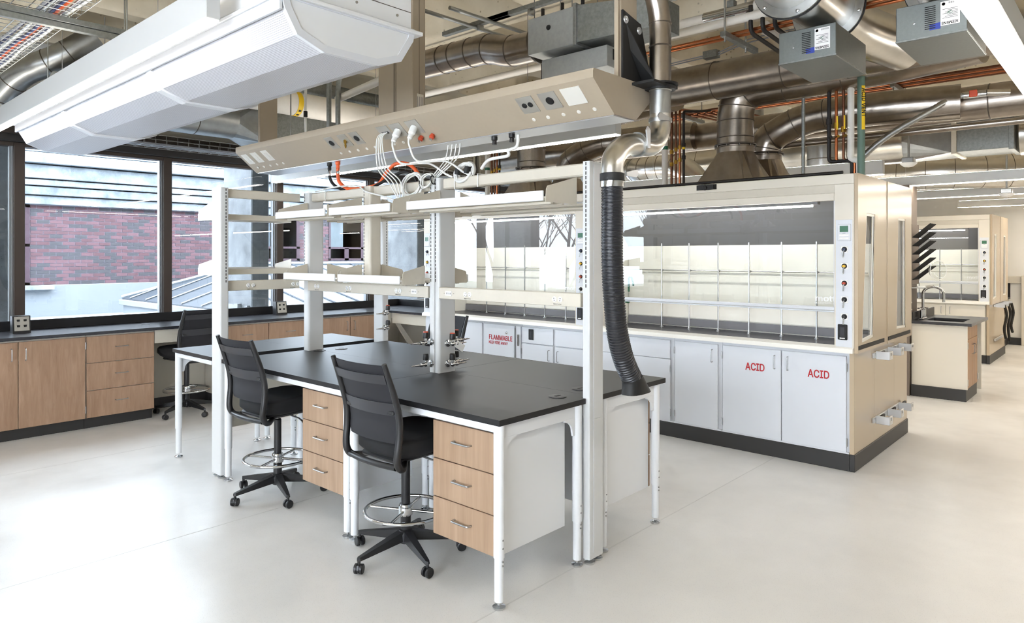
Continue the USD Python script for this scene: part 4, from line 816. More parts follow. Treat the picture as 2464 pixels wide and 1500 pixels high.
# ================================================================ overhead service carrier
XC, CY0, CY1 = 3.236, 2.10, 6.03
pr = [(XC - .305, 2.70), (XC - .30, 2.715), (XC + .30, 2.715), (XC + .305, 2.70), (XC + .305, 2.665), (XC + .108, 2.502), (XC - .108, 2.502), (XC - .305, 2.665)]
SC = thing('service_carrier', 'long cream overhead service carrier with sloping outlet faces above the island', 'service carrier', (XC, 4, 2.5))
part(SC, 'body', MB().prism(pr, 'y', CY0 + .012, CY1 - .012), 'tan_paint', 20); part(SC, 'end_cap', MB().prism(pr, 'y', CY0, CY0 + .012), 'tan_paint', 0); part(SC, 'end_cap', MB().prism(pr, 'y', CY1 - .012, CY1), 'tan_paint', 0)
part(SC, 'mirror_strip', MB().box(XC - .10, XC + .10, CY0 + .01, CY1 - .01, 2.496, 2.502), 'brushed_steel', 0)
nS = unit(V(-(2.665 - 2.502), 0, -(.305 - .108))); uS = V(0, -1, 0); wS = unit(V(-.197, 0, .163)); oS = V(XC - .108, 0, 2.502)
def onface(y, h): return oS + wS * h + V(0, y, 0)
def face_text(m, s, h, y, hh): return m
def plate(y, h, w, kind, label=None):
    c = onface(y, h); hw = w / 2
    p = part(SC, 'outlet_plate', MB().quadbox(c - uS * hw - wS * .058, uS, wS, w, .116, .004) if np.cross(uS, wS) @ nS > 0 else MB().quadbox(c - uS * hw - wS * .058, uS, wS, w, .116, -.004), 'plate_steel' if kind not in ('blank', 'switch') else 'cover_white', 0)
    k = nS * .004
    if kind == 'duplex':
        for s in (-1, 1): part(p, 'socket', MB().lathe([(0, 0), (.017, 0), (.017, .003), (0, .003)], c + k + uS * s * .022, nS, 16), 'ink_black')
    elif kind == 'single': part(p, 'socket', MB().lathe([(0, 0), (.026, 0), (.024, .004), (0, .004)], c + k, nS, 18), 'ink_black')
    elif kind == 'data':
        for s in (-1.5, -.5, .5, 1.5): part(p, 'data_port', MB().quadbox(c + k + uS * (s * .02 - .007) - wS * .008, uS, wS, .014, .016, .003 if np.cross(uS, wS) @ nS > 0 else -.003), 'grey_plastic', 0)
    elif kind == 'plug': part(p, 'plug', MB().lathe([(0, 0), (.024, 0), (.026, .01), (.026, .05), (.018, .062), (.018, .09), (.01, .10), (0, .10)], c + k, unit(nS + V(0, 0, -.5)), 16), 'cable_white')
    elif kind == 'brass': part(p, 'gas_nozzle', MB().lathe([(0, 0), (.012, 0), (.012, .02), (.007, .03), (.009, .05), (.004, .07), (0, .07)], c + k, unit(nS + V(.4, -.5, -.2)), 12), 'brass')
    elif kind == 'switch': part(p, 'rocker', MB().quadbox(c + k - uS * .02 - wS * .03, uS, wS, .04, .06, .004 if np.cross(uS, wS) @ nS > 0 else -.004), 'cover_white', 0)
    return p
def Yface(px, h=.15):
    """y on the sloping face at height h for an azimuth read off the photograph's column px (a plan angle, used once to space the outlets)"""
    a = YAW - math.atan((px - 1232) / FPX); return onface(0, h)[0] * math.tan(a)
for px, w, k in ((1273, .12, 'duplex'), (1327, .12, 'single'), (1384, .13, 'blank'), (1001, .12, 'plug'), (962, .12, 'plug'), (931, .12, 'data'), (862, .1, 'single'), (834, .1, 'brass'), (802, .1, 'single'), (647, .1, 'switch'), (622, .1, 'switch'), (600, .1, 'switch')): plate(Yface(px), .165, w, k)
for px in (1284, 1318, 1355, 1392, 1430, 820, 841, 861, 882, 902, 948, 970, 620, 634, 650, 666, 681):
    c = onface(Yface(px, .06), .055); part(SC, 'hole_plug', MB().lathe([(0, 0), (.013, 0), (.011, .003), (0, .004)], c, nS, 14), 'cover_white')
for px in (1018, 1045):
    c = onface(Yface(px, .06), .075); q = part(SC, 'gas_coupling', MB().lathe([(0, 0), (.016, 0), (.016, .01), (.019, .012), (.019, .025), (.014, .028), (.012, .036), (0, .036)], c, unit(nS + V(0, 0, -.3)), 16), 'red_knob'); part(q, 'steel_tip', MB().lathe([(0, .032), (.011, .032), (.010, .045), (0, .046)], c, unit(nS + V(0, 0, -.3)), 14), 'chrome')
# what plugs into its underside
for y, c, lb in ((4.92, 'ink_black', 'black hose coupling'), (4.80, 'orange', 'orange hose coupling'), (3.05, 'dark_knob', ''), (2.9, 'dark_knob', '')):
    part(SC, 'coupling', MB().lathe([(0, 0), (.02, 0), (.02, -.02), (.014, -.025), (.016, -.05), (0, -.05)][::-1], (XC - .05, y, 2.496)), c)
# columns that carry it
def column(x0, x1, y0, y1, label, grooves=True):
    t = thing('carrier_column', label, 'column', ((x0 + x1) / 2, (y0 + y1) / 2, 2.715), group='cream columns holding the service carrier')
    part(t, 'casing', MB().box(x0, x1, y0, y1, 2.716, ZB + .0, .004), 'tan_paint')
    if grooves:
        for k in (-.012, 0, .012): part(t, 'groove', MB().box(x0 - .001, x0 + .002, (y0 + y1) / 2 + k - .002 + .0, (y0 + y1) / 2 + k + .002, 2.72, ZB), 'seam_dark', 0)
        part(t, 'joint', MB().box(x0 + .06, x0 + .063, y0 - .001, y0 + .002, 2.72, ZB), 'seam_dark', 0)
    return t
cm = column(3.16, 3.28, 3.83, 4.23, 'cream column with vertical grooves carrying the middle of the service carrier')
sticker = part(cm, 'printed_label', MB().box(3.20, 3.26, 3.8285, 3.83, 2.73, 2.90), 'hood_cream', 0)
for k in range(7): part(sticker, 'print_line', MB().box(3.204 + .008 * k, 3.207 + .008 * k, 3.8275, 3.8285, 2.75 + .01 * (k % 3), 2.88), 'ink_grey', 0) if k % 2 == 0 else None
column(3.12, 3.295, 5.95, 5.985, 'plain cream column plate carrying the far end of the service carrier', False)
cn = column(3.235, 3.40, 2.13, 2.165, 'narrow cream column plate at the near end of the service carrier', False)
part(cn, 'edge_channel', MB().box(3.215, 3.232, 2.135, 2.16, 2.716, ZB), 'tan_paint', 0)
# ================================================================ snorkel extraction arm
YA = 2.03
AR = thing('extraction_arm', 'steel and black hose extraction arm hanging beside the island end post', 'extraction arm', (3.6, YA, .97))
b = part(AR, 'wall_bracket', MB().prism([(3.235, 2.70), (3.235, 3.10), (3.42, 3.06), (3.50, 2.84), (3.47, 2.70)], 'y', YA + .085, YA + .098).hull([(3.24, YA + .098, 3.08), (3.25, YA + .098, 3.08), (3.44, YA + .0, 2.72), (3.46, YA, 2.72), (3.44, YA + .09, 2.72), (3.30, YA + .09, 2.9)]).box(3.30, 3.56, YA - .07, YA + .09, 2.69, 2.704), 'ink_black', 0)
for x, z in ((3.262, 3.05), (3.40, 3.02)): part(b, 'bolt', MB().lathe([(0, 0), (.022, 0), (.02, .005), (.009, .006), (.008, .012), (0, .012)], (x, YA + .085, z), (0, -1, 0), 14), 'bracket_silver')
AX, RA = 3.487, .061
part(AR, 'flange', MB().lathe([(.05, 0), (.10, 0), (.10, .01), (.05, .01)], (AX, YA, 2.706), n=32), 'ink_black'); part(AR, 'flange', MB().lathe([(.05, -.018), (.086, -.018), (.086, 0), (.05, 0)], (AX, YA, 2.70), n=32), 'ink_black')
ar = MB().tube(bend([(AX, YA, 2.715), (AX, YA, 3.10), (AX - .15, YA + .02, 3.50), (AX - .27, YA + .03, 3.94)], .10, 5), RA, 24)
up = part(AR, 'riser_duct', ar, 'duct_steel', 40)
for z in (2.93, 3.06): part(up, 'seam', MB().lathe([(RA, -.005), (RA + .005, 0), (RA, .005)], (AX, YA, z), n=24), 'seam_dark')
part(up, 'seam', MB().lathe([(RA, -.005), (RA + .005, 0), (RA, .005)], (AX - .045, YA + .006, 3.21), unit(V(-.15, .02, .40)), 24), 'seam_dark')
part(AR, 'collar', MB().lathe([(.060, 0), (.060, .13), (.064, .135), (.064, .145), (.060, .15)], (AX, YA, 2.545), n=28), 'galv')
HX = 3.002; DX = (AX - HX)
ph = smooth_path([(AX, YA, 2.56), (AX, YA, 2.50), (AX - .012, YA, 2.44), (AX - .055, YA, 2.385), (AX - .125, YA, 2.352), (AX - .24, YA, 2.345), (AX - .35, YA, 2.33), (AX - .43, YA, 2.29), (HX + .008, YA, 2.235), (HX, YA, 2.17), (HX, YA, 2.13)], 4)
el = part(AR, 'elbow_pipe', MB().tube(ph, .059, 26), 'spiral_steel', 50); i0 = 20
part(AR, 'friction_ring', MB().lathe([(.058, -.012), (.067, -.012), (.067, .012), (.058, .012)], ph[i0], unit(ph[i0 + 1] - ph[i0 - 1]), 26), 'galv'); part(AR, 'friction_ring', MB().lathe([(.058, -.010), (.066, -.010), (.066, .010), (.058, .010)], (AX, YA, 2.51), n=26), 'galv')
def wing(c, d1, d2, s=.8): return MB().hull([np.asarray(c) + np.asarray(d1) * a * s + np.asarray(d2) * b_ * s + V(0, e, 0) for a, b_ in ((-.02, -.012), (-.02, .012), (.06, -.012), (.06, .012), (.10, -.025), (.10, .025), (.125, 0)) for e in (-.004, .004)])
part(AR, 'wing_knob', wing(ph[i0] + V(0, -.07, -.01), (-.1, 0, 1), (1, 0, .1)), 'bracket_silver'); part(AR, 'wing_knob', wing((AX - .04, YA - .066, 2.51), (-1, 0, .0), (0, 0, 1)), 'bracket_silver'); part(AR, 'wing_knob', wing((HX + .06, YA - .058, 2.165), (1, 0, .1), (0, 0, 1)), 'bracket_silver')
part(AR, 'hose_clamp', MB().lathe([(.059, 0), (.063, 0), (.063, .03), (.059, .03)], (HX, YA, 2.095), n=26), 'chrome'); part(AR, 'hose_cuff', MB().lathe([(.06, 0), (.064, .002), (.064, .04), (.06, .042)], (HX, YA, 2.125), n=26), 'ink_black')
hp = smooth_path([(HX, YA, 2.11), (HX, YA, 1.98), (HX - .001, YA, 1.77), (HX + .012, YA, 1.56), (HX + .048, YA, 1.34), (HX + .098, YA, 1.21), (HX + .145, YA, 1.135), (HX + .185, YA, 1.085)], 60)
L_ = np.concatenate([[0], np.cumsum(np.linalg.norm(np.diff(hp, axis=0), axis=1))]); s_ = np.arange(0, L_[-1], .0036); hp = np.stack([np.interp(s_, L_, hp[:, k]) for k in range(3)], 1)
part(AR, 'flexible_hose', MB().tube(hp, .0535 + .0035 * (np.arange(len(hp)) % 4 < 2), 22), 'hose_black', 40)
noz = MB(); cc = hp[-1]; vv = []; ff = []
for (ox, oz, ru, rw) in ((0, 0, .057, .057), (.012, -.015, .058, .060), (.045, -.083, .056, .100), (.046, -.090, .056, .104)):
    for k in range(28):
        a = 2 * math.pi * k / 28; e = .75 if oz < -.05 else 1.; ca, sa = math.cos(a), math.sin(a); tl = -.35 if oz > -.02 else 0.
        x = rw * math.copysign(abs(sa) ** e, sa); vv.append(cc + V(ox + x, ru * math.copysign(abs(ca) ** e, ca), oz + (x * -tl)))
for i in range(3):
    for k in range(28):
        k2 = (k + 1) % 28; ff += [(i * 28 + k, i * 28 + k2, (i + 1) * 28 + k2), (i * 28 + k, (i + 1) * 28 + k2, (i + 1) * 28 + k)]
vv.append(cc + V(.04, 0, -.07))
for k in range(28): ff.append((112, 84 + k, 84 + (k + 1) % 28))
part(AR, 'nozzle', noz.add(vv, ff), 'ink_black', 40)
# ================================================================ pendant lights
def pendant(x0, x1, y0, y1, z0, h, label, wires=(), up=True, glow='lamp_glow'):
    t = thing('pendant_light', label, 'light', ((x0 + x1) / 2, (y0 + y1) / 2, z0), group='white linear pendant lights')
    part(t, 'housing', MB().box(x0, x1, y0, y1, z0 + .008, z0 + h, .003), 'pendant_paint')
    e = .004
    part(t, 'diffuser', MB().box(x0 + e, x1 - e, y0 + e, y1 - e, z0, z0 + .008), glow, 0)
    if up: part(t, 'uplight', MB().box(x0 + .015, x1 - .015, y0 + .02, y1 - .02, z0 + h, z0 + h + .004), 'lamp_up', 0)
    for p in wires: part(t, 'suspension_wire', MB().cyl((p[0], p[1], z0 + h), (p[0], p[1], ZB), .0022, 5), 'steel_handle')
    return t
pendant(1.432, 1.50, 3.24, 8.2, 2.85, .17, 'long white pendant light beside the perforated ceiling beam', [(1.466, y) for y in (3.9, 5.6, 7.9)])
pendant(4.56, 4.64, 3.05, 8.40, 2.69, .11, 'long white pendant light hanging between the island and the fume hoods', [(4.6, y) for y in (4.0, 6.2, 8.1)])
pendant(2.60, 7.3, .385, .505, 2.66, .13, 'bright pendant light running past the grey damper boxes', [(x, .44) for x in (3.4, 5.2, 7.0)])
pendant(9.75, 9.83, -2.5, 2.60, 2.61, .12, 'nearest of the pendant lights over the sink bench aisle', [(9.79, y) for y in (-1.5, .5, 2.2)], glow='lamp_warm'); pendant(12.2, 12.28, -2.5, 2.6, 2.62, .12, 'second of the pendant lights over the sink bench aisle', [(12.24, y) for y in (-1, 1.7)], glow='lamp_warm')
pendant(15.7, 15.78, -2.5, 1.6, 2.6, .12, 'pendant light closest to the far white wall', [(15.74, y) for y in (-1, 1.2)], glow='lamp_warm'); pendant(14.6, 14.68, -2.5, 2.45, 2.6, .12, 'farthest of the pendant lights before the back wall', [(14.64, y) for y in (-1, 1.7)], glow='lamp_warm')
pendant(-.6, -.5, -3.5, 8.2, 3.0, .12, 'long white pendant light out of the picture, by the window wall') if 0 else None
# ================================================================ perforated ceiling beam
cb = thing('ceiling_beam', 'long white perforated trapezoid ceiling beam with ribs', 'ceiling beam', (1.98, 5.15, 2.7))
bp = [(1.605, 2.887), (1.613, 2.858), (1.675, 2.752), (1.816, 2.70), (2.121, 2.70), (2.266, 2.751), (2.344, 2.871), (2.352, 2.905)]
bY0, bY1, ribY = 2.85, 7.46, [2.85, 4.41, 6.118, 7.46]
for i in range(len(bp) - 1):
    (xa_, za_), (xb_, zb_) = bp[i], bp[i + 1]; L = math.hypot(xb_ - xa_, zb_ - za_)
    for j in range(3):
        y0, y1 = ribY[j] + .02, ribY[j + 1] - .02
        v = [(xa_, y0, za_), (xb_, y0, zb_), (xb_, y1, zb_), (xa_, y1, za_)]; nn = unit(np.cross(V(xb_ - xa_, 0, zb_ - za_), V(0, 1, 0))) * .002
        v = v + [tuple(np.array(q) - nn) for q in v]
        f = [(0, 1, 2), (0, 2, 3), (4, 6, 5), (4, 7, 6)]
        uv = [(0, y0), (L, y0), (L, y1), (0, y1)] * 2
        part(cb, 'perforated_panel', MB().add(v, f), 'perforated_white', 0, uv=uv)
def outline(gr): return Polygon(bp + [(2.352, 2.93), (1.605, 2.93)]).buffer(gr, join_style=2)
part(cb, 'end_plate', MB().prism(outline(.002), 'y', bY0 - .004, bY0 + .02), 'white_paint', 0); part(cb, 'end_plate', MB().prism(outline(.002), 'y', bY1 - .02, bY1 + .004), 'white_paint', 0)
rim = outline(.005).difference(outline(-.03)); part(cb, 'end_rim', MB().prism(rim, 'y', bY0 - .009, bY0 - .004), 'hood_grey_white', 0)
for y in ribY[1:3]: part(cb, 'rib', MB().prism(outline(.014).difference(outline(-.03)), 'y', y - .034, y + .034), 'white_paint', 0)
part(cb, 'plenum', MB().box(1.612, 2.345, bY0 + .002, bY1, 2.93, 3.17, .003), 'white_paint')
part(cb, 'flange', MB().box(1.575, 2.40, bY0 - .03, bY1 + .02, 2.905, 2.925, .003), 'white_paint')
part(cb, 'edge_strip', MB().box(1.585, 1.603, bY0, bY1, 2.845, 2.905, .003), 'hood_grey_white'); part(cb, 'plenum_seam', MB().box(1.62, 2.34, bY0 + .0, bY0 + .003, 3.02, 3.023), 'seam_dark', 0)
sc_ = MB()
for x in (1.75, 2.0, 2.25): sc_.cyl((x, bY0 - .002, 2.985), (x, bY0 + .004, 2.985), .007, 8)
part(cb, 'fixing_screw', sc_, 'steel_handle', kind='stuff')
for x in (1.75, 2.2):
    for y in (3.3, 5.2, 7.1): part(cb, 'hanger_rod', MB().cyl((x, y, 3.17), (x, y, ZB), .005, 6), 'galv')
# ================================================================ ducts
def duct(name, label, path, r, m='duct_steel', seams=(), group=None, n=28, br=None, cat='duct', ring=.006, extra=None, dens=5):
    """round duct along a polyline with rounded corners; seams: distances along it for the raised joints"""
    P = bend(path, br if br else r * 2.2, dens); b = P.min(0); t = thing(name, label, cat, ((P[0] + P[-1]) / 2).tolist(), group=group)
    part(t, 'shell', MB().tube(P, r, n), m, 50)
    L = np.concatenate([[0], np.cumsum(np.linalg.norm(np.diff(P, axis=0), axis=1))])
    for s in seams:
        s = s if s >= 0 else L[-1] + s
        i = min(len(P) - 2, max(0, np.searchsorted(L, s) - 1)); d = unit(P[i + 1] - P[i]); c = P[i] + d * (s - L[i])
        part(t, 'joint', MB().lathe([(r - .001, -ring), (r + ring * .8, -ring * .4), (r + ring * .8, ring * .4), (r - .001, ring)], c, d, n), 'seam_dark' if ring < .01 else 'galv_dull')
    return t
GT = 'exhaust ducts above the fume hoods'
T1 = duct('exhaust_duct', 'large steel exhaust duct along the fume hood row, nearest the bench', [(6.1, 6.9, 3.385), (6.1, -2, 3.385)], .175, seams=(.4, 2.3, 3.95, 4.6, 5.1, 6.3, 7.0), group=GT)
# hoods' transitions and risers
def transition(x, y, label, zt=2.73, w=.30, dx=.26, r=.175):
    t = thing('duct_transition', label, 'duct', (x, y, 2.40), group='square-to-round duct transitions on the hood tops'); N = 32; v = []; f = []
    for z, k in ((2.402, 0), (zt, 1)):
        for i in range(N):
            a = 2 * math.pi * i / N + math.pi / 4; c, s = math.cos(a), math.sin(a)
            if k: v.append((x + r * c, y + r * s, z))
            else: q = max(abs(c), abs(s)); v.append((x + dx * c / q, y + w * s / q, z))
    for i in range(N):
        j = (i + 1) % N; f += [(i, j, N + j), (i, N + j, N + i)]
    part(t, 'cone', MB().add(v, f), 'duct_dark', 35)
    part(t, 'neck', MB().lathe([(r, 0), (r, .05), (r + .006, .055), (r + .006, .062), (r, .068)], (x, y, zt), n=30), 'duct_steel')
    rg = part(t, 'band_clamp', MB().lathe([(r, 0), (r + .02, 0), (r + .022, .006), (r + .02, .014), (r, .014)], (x, y, zt + .068), n=30), 'seam_dark'); m = MB()
    for k in range(10): a = k * .628; m.lathe([(0, 0), (.008, 0), (.007, -.018), (0, -.02)][::-1], (x + (r + .012) * math.cos(a), y + (r + .012) * math.sin(a), zt + .068), n=8)
    part(rg, 'clamp_bolts', m, 'seam_dark', kind='stuff'); return t
for i, dy in enumerate((0, 2.60)):
    w_ = ('over the ACID end of the row', 'over the window end of the row')[i]
    transition(6.40, 2.905 + dy, 'steel pyramid transition on the front fume hood %s' % w_); transition(7.15, 2.93 + dy, 'steel pyramid transition on the rear fume hood %s' % w_)
    duct('riser_duct', 'bent steel riser from the front fume hood %s' % w_, [(6.40, 2.905 + dy, 2.815), (6.40, 2.905 + dy, 3.33), (6.46, 1.7 + dy, 3.35), (6.3, .9 + dy, 3.38)], .172, 'duct_dark', (.06, .22, .36, .52, .9, 1.4), GT, br=.42, dens=4)
    duct('riser_duct', 'gooseneck steel riser from the rear fume hood %s' % w_, [(7.15, 2.93 + dy, 2.815), (7.15, 2.90 + dy, 2.95), (7.17, 2.52 + dy, 3.14), (7.2, 1.9 + dy, 3.14), (7.3, 1.2 + dy, 3.12)], .158, 'duct_dark', (.05, .2, .45, .75, .95), GT, br=.22, dens=3)
duct('exhaust_duct', 'steel exhaust duct along the back of the fume hood row, with flexible hose tapped in', [(7.45, 7.0, 3.12), (7.45, -2.2, 3.12)], .155, seams=(.6, 2.6, 4.4, 6.0, 6.3, 7.3, 8.2), group=GT)
duct('exhaust_pipe', 'thin steel pipe under the rear exhaust duct', [(7.2, 3.4, 2.88), (7.2, -2, 2.88)], .03, 'duct_steel', cat='pipe')
# damper valves and their control boxes
def venturi(y, lab, lab2):
    t = duct('air_valve_duct', lab, [(3.75, y, 3.43), (5.55, y, 3.43), (6.06, y - .22, 3.37)], .18, 'spiral_steel', (), GT, ring=.01)
    for x, m_ in ((4.28, 'ink_black'), (4.95, 'mullion_silver')):
        q = part(t, 'flange', MB().lathe([(.17, -.02), (.235, -.02), (.235, .0), (.17, .0)], (x, y, 3.43), (1, 0, 0), 36).lathe([(.18, .0), (.2, 0), (.2, .03), (.18, .03)], (x, y, 3.43), (1, 0, 0), 36), 'galv'); part(q, 'gasket', MB().lathe([(.225, -.004), (.242, -.004), (.242, .004), (.225, .004)], (x + .006, y, 3.43), (1, 0, 0), 36), 'ink_black')
        for a in np.arange(6) * 1.05 + .3: part(q, 'bolt', MB().lathe([(0, 0), (.012, 0), (.01, .008), (0, .01)], (x - .02, y + .212 * math.cos(a), 3.43 + .212 * math.sin(a)), (-1, 0, 0), 8), 'steel_handle')
    x0, y0, y1, z0, z1 = 4.6, y - .18 + .02, y + .18 + .02, 3.005, 3.215
    b = thing('control_box', lab2, 'control box', (x0 + .3, y, z0), group='grey damper control boxes')
    part(b, 'case', MB().box(x0, x0 + .64, y0, y1, z0, z1, .003), 'box_steel'); part(b, 'lid_lip', MB().box(x0 - .003, x0 + .643, y0 - .003, y1 + .003, z0 + .002, z0 + .012, .001), 'galv_dull')
    part(b, 'mounting_post', MB().box(x0 + .2, x0 + .3, y - .03, y + .03, z1, 3.27).box(x0 + .5, x0 + .6, y - .03, y + .03, z1, 3.27), 'galv', 0)
    X = x0 - .001
    for k in range(12): part(b, 'vent_slot', MB().box(X - .001, X + .002, y0 + .155, y0 + .21, z0 + .05 + k * .0115, z0 + .055 + k * .0115), 'ink_black', 0)
    lb = part(b, 'label', MB().box(X - .0008, X, y0 + .035, y0 + .13, z0 + .055, z1 - .018), 'label_white', 0); U, W = V(0, 1, 0), V(0, 0, -1); Xt = X - .0012
    part(lb, 'printing', MB().text('SIEMENS', .0145, (Xt, y0 + .042, z0 + .075), U, W, .0006, True, .92), 'ink_black', 0)
    m = MB()
    for k in range(7): m.box(Xt, Xt + .0006, y0 + .045, y0 + .12 - .012 * (k % 3), z0 + .095 + k * .0085, z0 + .0975 + k * .0085)
    for k in range(10): m.box(Xt, Xt + .0006, y0 + .042 + k * .005, y0 + .0445 + k * .005, z1 - .034, z1 - .024)
    m.lathe([(.004, 0), (.009, 0), (.009, .0008), (.004, .0008)], (X, y0 + .115, z1 - .032), (-1, 0, 0), 16); part(lb, 'small_print', m, 'ink_grey', 0, kind='stuff')
    part(lb, 'green_scribble', MB().tube([(Xt, y0 + .07, z0 + .125), (Xt, y0 + .085, z0 + .115), (Xt, y0 + .09, z0 + .13), (Xt, y0 + .075, z0 + .135), (Xt, y0 + .10, z0 + .122)], .0012, 5), 'label_green')
    part(b, 'blue_sticker', MB().box(X - .0007, X, y0 + .13, y0 + .185, z0 + .042, z0 + .078), 'label_blue', 0); part(b, 'screw', MB().lathe([(0, 0), (.008, 0), (.007, .002), (0, .003)], (X + .001, y0 + .265, z0 + .1), (-1, 0, 0), 12), 'galv')
venturi(1.585, 'steel air valve duct with black flange above the damper box nearer the arm', 'grey steel damper control box with a white SIEMENS label, nearer the extraction arm')
venturi(.885, 'steel air valve duct above the damper box beside the bright pendant', 'grey steel damper control box with a white SIEMENS label, beside the bright pendant light')
# air handling box over the carrier
va = thing('air_terminal_box', 'galvanised air terminal box with round duct and smaller box below, above the carrier', 'air box', (4.07, 3.1, 3.06))
part(va, 'casing', MB().box(3.9, 4.25, 2.96, 3.39, 3.235, 3.50, .003), 'terminal_steel'); part(va, 'flange', MB().box(3.885, 4.265, 2.93, 2.96, 3.22, 3.515, .003), 'galv_dull'); part(va, 'reducer', MB().hull([(x, 2.93, z) for x in (3.9, 4.25) for z in (3.24, 3.5)] + [(x, 2.3, z) for x in (3.92, 4.2) for z in (3.22, 3.42)]), 'galv_dull', 0)
cbx = part(va, 'control_case', MB().box(3.99, 4.30, 2.74, 3.33, 3.06, 3.205, .003), 'terminal_steel'); pl = part(cbx, 'name_plate', MB().box(4.06, 4.28, 2.7385, 2.74, 3.115, 3.19), 'ink_black', 0)
part(pl, 'lettering', MB().text('TU3E-2100', .022, (4.075, 2.738, 3.155), (1, 0, 0), (0, 0, 1), .0006, True).text('RM 205', .022, (4.10, 2.738, 3.124), (1, 0, 0), (0, 0, 1), .0006, True), 'label_white', 0)
part(va, 'round_collar', MB().lathe([(.10, 0), (.145, 0), (.145, .02), (.10, .02)], (4.07, 3.41, 3.36), (0, 1, 0), 28), 'seam_dark'); part(va, 'damper_hub', MB().lathe([(0, 0), (.02, 0), (.016, .008), (0, .01)], (3.90, 3.19, 3.40), (-1, 0, 0), 12), 'ink_black')
for y in (2.99, 3.34):
    for x in (3.92, 4.23): part(va, 'hanger', MB().cyl((x, y, 3.5), (x, y, ZB), .004, 6), 'galv')
duct('supply_duct', 'bent round steel duct feeding the air terminal box above the carrier', [(4.07, 3.41, 3.36), (4.07, 3.72, 3.36), (4.07, 3.95, 3.44), (4.07, 4.35, 3.45), (4.07, 5.1, 3.46)], .12, 'duct_steel', (.28, .55, .75, .95, 1.1), br=.15)
# duct over the windows
wd = duct('window_duct', 'large round steel duct with square transition over the windows', [(1.9, 7.55, 3.26), (3.62, 7.55, 3.26)], .21, 'galv', (.5, 1.3))
part(wd, 'square_transition', MB().hull([(3.62, 7.55 + .21 * math.cos(a), 3.26 + .21 * math.sin(a)) for a in np.arange(20) * .314] + [(3.93, y, z) for y in (7.27, 7.83) for z in (3.0, 3.52)]), 'galv', 0); part(wd, 'flange', MB().box(3.93, 3.98, 7.24, 7.86, 2.97, 3.55, .003), 'seam_dark'); part(wd, 'box_section', MB().box(3.98, 5.2, 7.27, 7.83, 3.0, 3.52, .003), 'galv_dull')
duct('flexible_duct', 'bent steel branch duct above the wire tray', [(2.3, 7.65, 3.9), (2.0, 7.78, 3.64), (1.75, 8.02, 3.52), (1.62, 8.25, 3.3)], .13, 'galv', (.3, .5, .9, 1.1), br=.2)
duct('spiral_duct', 'spiral duct end glimpsed behind the hanging rods over the carrier', [(4.6, 8.0, 3.2), (6.4, 8.0, 3.2)], .16, 'galv', tuple(np.arange(.06, 1.8, .09)), ring=.004)
# far bright spiral ducts
sp = duct('spiral_duct', 'bright spiral duct running behind the fume hood risers', [(9.6, 7.6, 3.12), (9.6, 2.15, 3.12)], .235, 'spiral_steel', tuple(np.arange(.2, 5.1, .42)), ring=.005)
part(sp, 'square_transition', MB().hull([(9.6 + .235 * math.cos(a), 2.15, 3.12 + .235 * math.sin(a)) for a in np.arange(20) * .314] + [(x, 1.62, z) for x in (9.3, 9.9) for z in (2.93, 3.32)]), 'galv', 0); part(sp, 'flange', MB().box(9.28, 9.92, 1.57, 1.62, 2.91, 3.34, .003), 'cream_paint'); part(sp, 'box_section', MB().box(9.3, 9.9, 1.08, 1.57, 2.93, 3.32, .003), 'galv_dull'); part(sp, 'flange', MB().box(9.28, 9.92, 1.03, 1.08, 2.91, 3.34, .003), 'galv_dull')
duct('spiral_duct', 'spiral duct leaving the grey box section beyond the pendants', [(9.6, 1.0, 3.1), (9.6, -2.5, 3.1)], .235, 'spiral_steel', tuple(np.arange(.15, 3.2, .3)), ring=.005)
duct('spiral_duct', 'spiral duct with wide elbow low behind the pendants', [(11.3, 3.8, 2.95), (11.3, 2.0, 2.92), (11.9, 1.0, 2.92), (11.9, -2.2, 2.95)], .24, 'spiral_steel', tuple(np.arange(.2, 6, .33)), ring=.005, br=.5)
duct('spiral_duct', 'spiral elbow dropping behind the hose and copper risers', [(9.5, 5.9, 3.1), (8.75, 5.5, 3.0), (8.7, 4.7, 2.98), (8.7, 4.35, 2.5), (8.7, 4.35, 2.3)], .2, 'spiral_steel', (.25, .5, .75, .95, 1.1, 1.25, 1.45), br=.4)
duct('duct_stub', 'upright steel duct stub behind the gooseneck riser', [(8.7, 2.86, 2.6), (8.7, 2.86, 3.2), (8.75, 2.86, 3.94)], .165, 'galv', (.3, .5), br=.15); duct('duct_stub', 'upright steel duct stub behind the pyramid transition', [(8.7, 3.72, 2.6), (8.7, 3.72, 3.94)], .14, 'galv', (.25,))
pendant(8.35, 8.43, 2.1, 7.6, 2.63, .16, 'long white pendant light behind the fume hood risers', [(8.39, y) for y in (2.6, 5, 7.3)], glow='lamp_warm')
# pipes
def pipe(name, label, path, r, m, cat='pipe', group=None, br=.06, n=12, dens=4):
    P = bend(path, br, dens); return single(name, MB().tube(P, r, n), m, label, cat, group, smooth=50)
pipe('insulated_pipe', 'white insulated pipe crossing above the carrier, lower of two', [(5.0, 6.6, 3.52), (5.0, .9, 3.52)], .033, 'pipe_white'); pipe('insulated_pipe', 'white insulated pipe above the steel hanger clamp, upper of two', [(5.2, 4.2, 3.66), (5.2, .6, 3.66)], .04, 'pipe_white')
ip = thing('insulated_pipe', 'wide white insulated pipe with yellow arrow band behind the carrier', 'pipe', (6, 7.0, 3.3)); part(ip, 'jacket', MB().tube([(3.4, 7.05, 3.45), (11, 7.05, 3.45)], .135, 24), 'pipe_white', 50)
bd = part(ip, 'arrow_band', MB().lathe([(.1355, -.03), (.138, -.03), (.138, .03), (.1355, .03)], (4.12, 7.05, 3.45), (1, 0, 0), 24), 'label_yellow')
